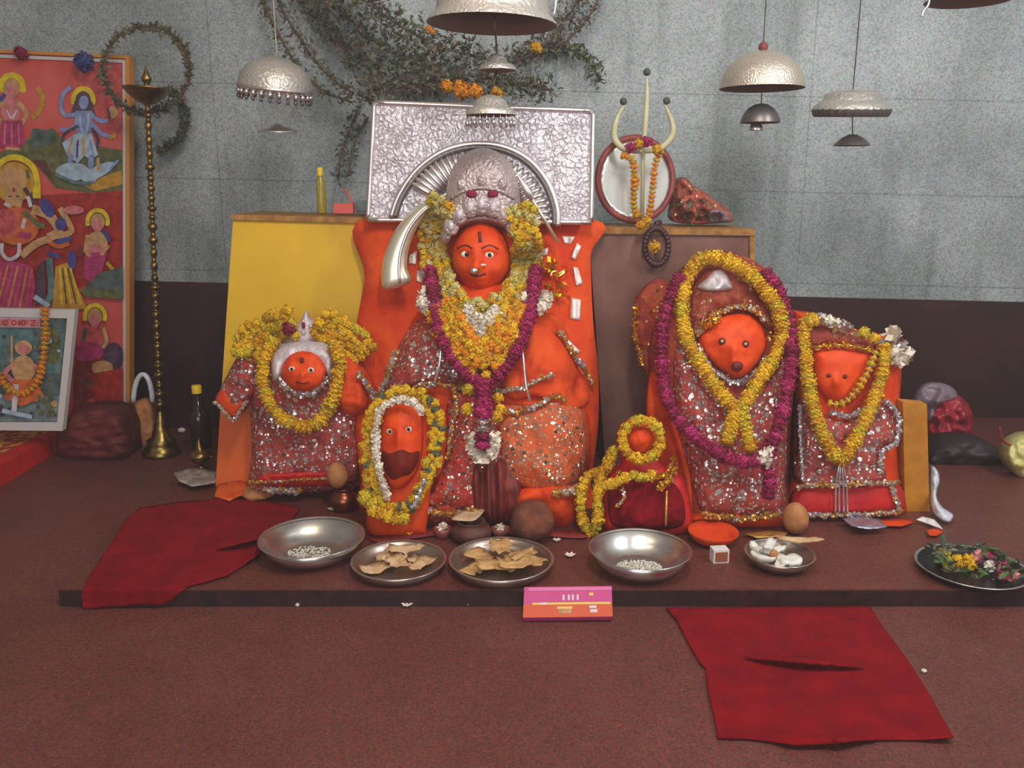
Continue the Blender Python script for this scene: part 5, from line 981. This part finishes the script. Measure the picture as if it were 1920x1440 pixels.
for x, y, r, lab in [(836, 160, 12, 'orange marigold at the left of the row above the silver plate'), (862, 166, 14, 'largest orange marigold in the row above the silver plate'), (890, 170, 12, 'third orange marigold in the row above the silver plate'), (928, 170, 9, 'faded orange marigold right of the row above the silver plate'),
                     (1003, 88, 10, 'single orange marigold in the leaves right of the largest parasol'), (804, 54, 6, 'tiny yellow marigold in the leaves left of the largest parasol')]:
    p = P(x, y, 3.50 if y > 120 else 3.6); tag(florets(MB(), [p, p+Vector((.012, .012, -.008))], r*mpp(y, 3.5), ['marigold_o', 'marigold_b'], POM, seed=x).build('marigold_flower'), lab, 'flower')

# ================================================================ red cloths
def z_left(x, y): return SLAB+.008+.018*max(0, noise.noise((x*.018, y*.03, 3)))+.006*max(0, noise.noise((x*.05, y*.07, 13)))
def fold(x, y, zf, crest, lift, span, x0, x1, tuck):
    """one point of a cloth with an overhanging fold: rises to the crest, then tucks back under it"""
    v = y-crest(x); u = max(0, min(1, (x-x0)/(x1-x0))); k = math.sin(math.pi*u)**.7 if 0 < u < 1 else 0; z = zf(x, y)
    if v <= 0: return G(x, y, z+lift*k*max(0, 1+v/span)**1.6)
    if v < 9: p = G(x, y, z+lift*k*max(0, 1-v/5)); p.y += tuck*k*math.sin(math.pi*v/9); return p
    return G(x, y, z)
def drape(x, y):
    p = G(x, y, z_left(x, y))
    if p.y < EDGE-.012:
        Yd = EDGE-.014-.006*noise.noise((x*.05, 2, 0)); p = P(x, y, Yd)
        return p if p.z > .006 else G(x, y, .006)
    return fold(x, y, z_left, lambda a: 1031-(a-404)*.25, .03, 40, 400, 560, .05)
root = thing('red_cloth', 'dark red cloth spread over the left corner of the platform edge', 'cloth', G(330, 1040))
sheet([(236, 972), (262, 952), (330, 941), (420, 934), (500, 938), (562, 952), (548, 975), (512, 992), (489, 1012), (488, 1036), (452, 1062), (425, 1078), (392, 1088), (350, 1099), (338, 1112), (322, 1126), (300, 1136), (262, 1134), (210, 1138), (156, 1141), (152, 1116), (162, 1088), (176, 1066), (200, 1030)], drape, 'red_cloth', 'cloth_sheet', root, th=.003, res=5, sharp=True, extra=[(a, 1031-(a-404)*.25+v) for a in range(398, 545, 4) for v in (-8, -4, -1, .4, 2, 4.5, 7, 9.5)])
def z_floor(x, y): return .007+.006*max(0, noise.noise((x*.012, y*.03, 8)))+.003*max(0, noise.noise((x*.05, y*.07, 15)))+.024*math.exp(-((y-1388)/10)**2)*max(0, math.sin((x-1440)/52)*.6+(.5 if x > 1560 else 0))
def lay_floor(x, y):
    p = fold(x, y, z_floor, lambda a: 1235+(a-1404)*.085, .024, 34, 1392, 1625, .04)
    return p if p.y < EDGE-.01 else P(x, y, EDGE-.01)
root = thing('red_cloth', 'flat dark red cloth on the floor in front of the platform, right', 'cloth', G(1530, 1270, 0))
sheet([(1248, 1139), (1268, 1160), (1290, 1204), (1312, 1242), (1323, 1252), (1326, 1290), (1338, 1340), (1346, 1382), (1372, 1384), (1400, 1384), (1450, 1390), (1500, 1399), (1570, 1394), (1600, 1388), (1650, 1386), (1720, 1386), (1788, 1381), (1764, 1340), (1740, 1296), (1704, 1240), (1660, 1180), (1630, 1136), (1500, 1136), (1380, 1138)], lay_floor, 'red_cloth', 'cloth_sheet', root, th=.003, res=6, sharp=True, extra=[(a, 1235+(a-1404)*.085+v) for a in range(1388, 1630, 5) for v in (-8, -4, -1, .4, 2, 4.5, 7, 9.5)])

# ================================================================ bowls, plates and offerings
def bowl(cx, cy, a, h, prof, m, label, name, cat):
    p = G(cx, cy, SLAB+h); u = a*mpp(cy, p.y); base = Vector((p.x, p.y, SLAB)); root = thing(name, label, cat, base)
    lathe(MB(), [(r*u, z*h) for r, z in prof], base, m, n=64).build('shell', root); lathe(MB(), [(u*.965, h*.97), (u*.985, h*1.0), (u*1.0, h*1.03), (u*1.03, h*1.02), (u*1.03, h*.985), (u*.99, h*.95)], base, 'steel', n=64).build('rim', root)
    return base, u
DEEP = [(0, 0), (.55, 0), (.68, .06), (.86, .42), (1, 1), (.985, 1), (.84, .45), (.66, .1), (.54, .045), (0, .045)]
TRAY = [(0, 0), (.8, 0), (.88, .1), (.95, .5), (1, 1), (.985, 1), (.93, .5), (.86, .16), (.79, .07), (0, .07)]
b1, u1 = bowl(585, 1006, 96, .062, DEEP, 'steel', 'deep shiny steel bowl touching the left red cloth', 'steel_bowl', 'bowl')
b2, u2 = bowl(748, 1048, 87, .032, TRAY, 'steel_dull', 'left of the two steel plates holding torn bread', 'steel_plate', 'plate')
b3, u3 = bowl(940, 1046, 96, .036, TRAY, 'steel_dull', 'right and larger of the two steel plates holding torn bread', 'steel_plate', 'plate')
b4, u4 = bowl(1200, 1028, 93, .066, DEEP, 'steel', 'deep steel bowl in front of the smallest red statue', 'steel_bowl', 'bowl')
b5, u5 = bowl(1462, 1036, 63, .04, DEEP, 'steel_dull', 'small steel bowl of white coconut pieces', 'steel_bowl', 'bowl')
b6, u6 = bowl(1822, 1060, 96, .022, TRAY, 'black_plate', 'dark flower plate near the right edge of the platform', 'steel_plate', 'plate')
def grains(b, u, zh, n, spread, off, label, seed):
    rg = random.Random(seed); m = MB()
    for i in range(n):
        t = rg.uniform(0, 6.28); r = spread*math.sqrt(rg.random()); p = b+Vector((off[0]*u+r*u*math.cos(t), off[1]*u+r*u*.55*math.sin(t), zh+rg.uniform(0, .006)))
        d = Vector((rg.uniform(-1, 1), rg.uniform(-1, 1), rg.uniform(-.2, .2))).normalized(); s = d.orthogonal().normalized()*.0022; k = d.cross(s.normalized())*.0022; e = d*.0055
        m.add([p-e, p+s, p+k, p-s, p-k, p+e], [[0, 2, 1], [0, 3, 2], [0, 4, 3], [0, 1, 4], [5, 1, 2], [5, 2, 3], [5, 3, 4], [5, 4, 1]], 'rice')
    o = m.build('rice_grains'); return tag(o, label, 'rice', kind='stuff')
grains(b1, u1, .008, 190, .44, (-.05, .02), 'scattered white rice grains in the deep bowl by the left red cloth', 1)
grains(b4, u4, .008, 420, .46, (.0, .0), 'white rice grains in the deep bowl before the smallest red statue', 2)
def piece(c, L, Wd, rot, m, name, label, cat, group, seed, th=.003, curl=.014, lift=0):
    """torn, curled flat piece with thickness"""
    rg = random.Random(seed); nx, ny = 7, 5; vs = []; fs = []; R = Matrix.Rotation(rot, 3, 'Z')
    for s_ in (1, 0):
        for j in range(ny):
            for i in range(nx):
                x = (i/(nx-1)-.5)*L; y = (j/(ny-1)-.5)*Wd*(1-.35*abs(i/(nx-1)-.5)); e = (i in (0, nx-1)) or (j in (0, ny-1))
                if e: x += Random_(seed, i, j)*L*.09; y += Random_(seed, j, i+50)*Wd*.12
                z = curl*((i/(nx-1)-.5)**2*2.2+.5*noise.noise((i*.5, j*.6, seed)))+.004*(1+noise.noise((i*.9, j*.9, seed+3)))+s_*th
                vs.append((x, y, z))
    n = nx*ny; f = [[j*nx+i, j*nx+i+1, (j+1)*nx+i+1, (j+1)*nx+i] for j in range(ny-1) for i in range(nx-1)]
    ed = {(a[k], a[(k+1) % 4]) for a in f for k in range(4)}
    fs = f+[[i+n for i in a[::-1]] for a in f]+[[b_, a, a+n, b_+n] for a, b_ in ed if (b_, a) not in ed]
    v = np.array(vs); v[:, 2] -= v[:, 2].min(); v = v@np.array(R).T+np.array(c)+np.array([0, 0, lift])
    return tag(MB().add(v, fs, m).build(name), label, cat, group)
def Random_(s, i, j): return random.Random(s*7919+i*131+j*17).uniform(-1, 1)
sp = [(-.5, -.15, .32, .2, .4), (-.28, .3, .3, .2, 1.2), (.02, -.2, .26, .2, 2.2), (.12, .3, .34, .18, .2), (.46, .24, .3, .18, -.5), (.4, -.18, .22, .16, .9), (-.1, .02, .24, .18, -.3)]
for i, (x, y, l, wd, rt) in enumerate(sp): piece(b2+Vector((x*u2, y*u2, .006+.011*(i % 4))), l*u2*2.1, wd*u2*2.2, rt, 'bread', 'torn_bread', 'torn piece of flat bread lying in the left steel plate', 'bread', 'torn bread in the left plate', 10+i)
sp = [(-.55, -.15, .34, .2, .9), (-.4, .3, .3, .22, 2.4), (-.15, -.25, .3, .2, .1), (0, .35, .32, .2, 1.7), (.1, -.02, .26, .18, -.5), (.35, .3, .34, .2, .5), (.55, -.05, .34, .22, -.6), (.25, -.42, .3, .18, .2)]
for i, (x, y, l, wd, rt) in enumerate(sp): piece(b3+Vector((x*u3, y*u3, .007+.011*(i % 4))), l*u3*2.0, wd*u3*2.1, rt, 'bread_b', 'torn_bread', 'torn piece of flat bread lying in the right larger steel plate', 'bread', 'torn bread in the right plate', 40+i)
for i, (x, y, l, wd, rt, z) in enumerate([(-.42, .42, .52, .16, .7, .014), (-.5, .0, .46, .16, 2.3, .016), (-.1, .18, .5, .18, .6, .03), (.2, -.28, .46, .42, .3, .018), (-.1, -.42, .4, .2, 1.2, .014), (-.3, .1, .4, .18, 1.0, .046), (.12, .5, .44, .14, .1, .034), (-.62, .3, .34, .16, 1.9, .032)]):
    piece(b5+Vector((x*u5, y*u5, z)), l*u5*1.5, wd*u5*1.5, rt, 'coconut_white', 'coconut_piece', 'white coconut piece in the small steel bowl', 'coconut', 'coconut pieces in the small bowl', 70+i, .012, .012)
piece(b5+Vector((.66*u5, .34*u5, .06)), 1.25*u5, .3*u5, -.05, 'bread', 'bread_stick', 'tan folded leaf piece sticking out over the small steel bowl', 'leaf', None, 90, .006, .01)
blob_on(1450, 1044, 9, 7, 'tan_ball', 'betel_nut', 'small brown nut among the white coconut pieces', 'nut', z=SLAB+.03)
rg = random.Random(12)
for i in range(7):
    p = b6+Vector((-.25*u6+((i*2) % 3-1)*.032+.01*(i//3), .22*u6+(i//3-1)*.033, .026))
    tag(florets(MB(), [p], .016, YEL, POM, seed=i).build('marigold_flower'), 'yellow marigold head in the dark flower plate', 'flower', 'marigolds in the dark plate')
for i in range(6):
    p = b6+Vector((.3*u6+(i % 2)*.034, (-.5+.42*(i//2))*u6, .026))
    tag(florets(MB(), [p], .014, ['pinkish', 'rose_c', 'jasmine'], BUD, seed=i+20).build('rose_petal_bunch'), 'pink and white petals in the dark flower plate', 'petals', 'petals in the dark plate')
for i in range(9):
    t = i*.7; p = b6+Vector((.66*u6*math.cos(t+2.4), .66*u6*math.sin(t+2.4), .03)); m = MB()
    for k in range(12): leafq(m, p+Vector((rg.uniform(-.03, .03), rg.uniform(-.03, .03), .006)), rg, ['leaf_dark', 'leaf_olive', 'leaf_green'], .034, Vector((rg.uniform(-1, 1), rg.uniform(-1, 1), .25)).normalized())
    tag(m.build('leaf_sprig'), 'dark green leaf sprig in the dark flower plate', 'leaf', 'leaves in the dark plate')

# items in the middle, before the main statue
p = G(884, 1012); u = mpp(985, p.y)
root = thing('clay_pot', 'dark brown clay pot under the sheet of paper before the largest statue', 'pot', p)
lathe(MB(), [(0, 0), (26*u, 0), (36*u, 8*u), (40*u, 18*u), (34*u, 28*u), (24*u, 33*u), (27*u, 37*u), (27*u, 39*u), (21*u, 37*u), (18*u, 32*u), (0, 14*u)], p, 'clay', n=36).build('pot_body', root)
zp = SLAB+41*u
tag(sheet([(846, 972), (872, 956), (890, 949), (910, 953), (892, 974), (870, 976)], lambda x, y: G(x, y, zp+.004*(1+noise.noise((x*.03, y*.05, 2)))), 'paper', 'folded_paper', th=.002, res=5, k=3), 'tan folded paper resting on the dark clay pot', 'paper')
blob_on(998, 1014, 42, 38, 'coconut', 'coconut', 'big dark brown lump standing in for shaded cloth at the feet of the largest statue', 'coconut', amp=.2)  # lump added in place of dark maroon cloth and its shading, no coconut
blob_on(1490, 1000, 24, 30, 'tan_ball', 'coconut', 'light brown coconut standing before the tall draped statue', 'coconut', amp=.08, f=6)
for x, y, lab in ((830, 1008, 'small pink glass incense cup left of the dark clay pot'), (938, 1008, 'small pink glass incense cup right of the dark clay pot')):
    p = G(x, y); u = mpp(y, p.y); root = thing('incense_cup', lab, 'cup', p); lathe(MB(), [(0, 0), (12*u, 0), (15*u, 12*u), (17*u, 20*u), (15*u, 20*u), (12*u, 10*u), (0, 6*u)], p, 'cup_pink', n=24).build('cup_body', root); florets(MB(), [p+Vector((0, 0, 20*u))], 7*u, JAS, BUD, seed=x).build('jasmine_filling', root)
p = G(1336, 1017); u = mpp(1000, p.y); tag(lathe(MB(), [(0, 0), (26*u, 0), (40*u, 10*u), (47*u, 22*u), (46*u, 25*u), (38*u, 15*u), (25*u, 6*u), (0, 5*u)], p, 'vermilion', n=36).build('orange_dish'), 'shallow orange dish at the foot of the tall draped statue', 'dish')
tag(sheet([(1395, 1000), (1440, 994), (1478, 998), (1470, 1006), (1420, 1008)], crumple(SLAB+.004, .008, .06, 9), 'gold_trim', 'gold_ribbon', th=.002, res=5, sharp=True), 'gold edged ribbon end on the platform before the tall draped statue', 'ribbon')
tag(sheet([(690, 1006), (740, 1002), (850, 988), (960, 990), (1080, 996), (1090, 1008), (960, 1000), (840, 1000), (720, 1016)], crumple(SLAB+.003, .005, .05, 19), 'maroon_red', 'red_cloth_strip', th=.003, res=8), 'crumpled dark red cloth strip along the foot of the largest statue', 'cloth')
# match box
p = G(1352, 1056); u = mpp(1050, p.y); R = Matrix.Rotation(.12, 3, 'Z')
root = thing('match_box', 'small brown match box standing right of the deep rice bowl', 'box', p)
def mbox(lo, hi, m, name):
    mb = box(MB(), lo, hi, m); v = mb.v[0]@np.array(R).T+np.array(p); mb.v[0] = v; return mb.build(name, root)
mbox((-15*u, 0, 0), (15*u, .035, 26*u), 'paper_white', 'sleeve'); mbox((-12*u, -.0015, 3*u), (12*u, 0, 22*u), 'match_brown', 'printed_label')
# jasmine flowers scattered about
def jasmine(x, y, label, z=SLAB, r=.017):
    p = G(x, y, z); m = MB(); rg = random.Random(x)
    for k in range(6):
        t = k*math.pi/3+rg.uniform(-.2, .2); d = Vector((math.cos(t), math.sin(t), .35)).normalized(); s = Vector((-math.sin(t), math.cos(t), 0))*r*.34; c = p+Vector((0, 0, .005))
        m.add([c, c+d*r*.55+s, c+d*r*1.15, c+d*r*.55-s, c+d*r*.55+Vector((0, 0, .003))], [[0, 4, 1], [1, 4, 2], [2, 4, 3], [3, 4, 0]], 'jasmine')
    ball(m, p+Vector((0, 0, .006)), (.005, .005, .006), 'jasmine_b', 8); return tag(m.build('jasmine_flower'), label, 'flower')
jasmine(1069, 1045, 'white jasmine flower on the platform between larger plate and deep rice bowl'); jasmine(1044, 1016, 'white jasmine petal at the rim of the right bread plate', r=.013); jasmine(763, 1138, 'white jasmine flower on the floor under the platform edge', 0)
jasmine(624, 958, 'white jasmine flower beside the small copper pot'); jasmine(1732, 1262, 'tiny white petal at the right edge of the floor cloth', 0, .007); jasmine(558, 1138, 'tiny white petal on the floor left of the jasmine flower', 0, .006); jasmine(878, 1136, 'tiny yellowish petal on the floor before the larger plate', 0, .005); jasmine(672, 1378-1378+1018, 'white petal crumb between deep bowl and left bread plate', r=.008)
# incense packet leaning on the platform edge
root = thing('incense_packet', 'pink and orange incense packet leaning on the platform edge', 'packet', G(1065, 1164, 0))
pa, pb, pc, pd = P(983, 1107, EDGE-.006), P(1146, 1105, EDGE-.006), G(1143, 1163, .003), G(985, 1164, .003); dn = ((pd-pa)+(pc-pb))/2; pd, pc = pa+dn, pb+dn
def quadp(s0, t0, s1, t1, off, m, name, th=.001):
    nrm = (pb-pa).cross(pd-pa).normalized(); nrm = nrm if nrm.y < 0 else -nrm
    f = lambda s, t: pa+(pb-pa)*s+(pd-pa)*t+(pa-pb+pc-pd)*s*t
    q = [f(s0, t0), f(s1, t0), f(s1, t1), f(s0, t1)]; v = [a+nrm*off for a in q]+[a+nrm*(off-th) for a in q]
    return MB().add(v, [[3, 2, 1, 0], [4, 5, 6, 7]]+[[i, (i+1) % 4, 4+(i+1) % 4, 4+i] for i in range(4)], m, False).build(name, root)
quadp(0, 0, 1, 1, .018, 'pink_print', 'box', .018); quadp(0, .58, 1, 1, .019, 'orange_print', 'lower_band'); quadp(.05, .03, 1, .14, .019, 'rose_print', 'upper_edge'); quadp(.1, .53, .98, .6, .0195, 'yellow_print', 'middle_line')
quadp(.38, .66, .55, .74, .0195, 'yellow_print', 'gold_label'); quadp(.4, .76, .54, .88, .0195, 'p_tan', 'gold_label'); quadp(.74, .64, .82, .72, .0195, 'white_print', 'white_mark'); quadp(.75, .76, .83, .86, .0195, 'white_print', 'white_mark'); quadp(.19, .53, .26, .6, .0198, 'white_print', 'white_mark'); quadp(.74, .22, .79, .32, .0195, 'yellow_print', 'yellow_mark')
for s in (.44, .5, .545, .6): quadp(s, .28, s+.022, .46, .0195, 'white_print', 'letter')
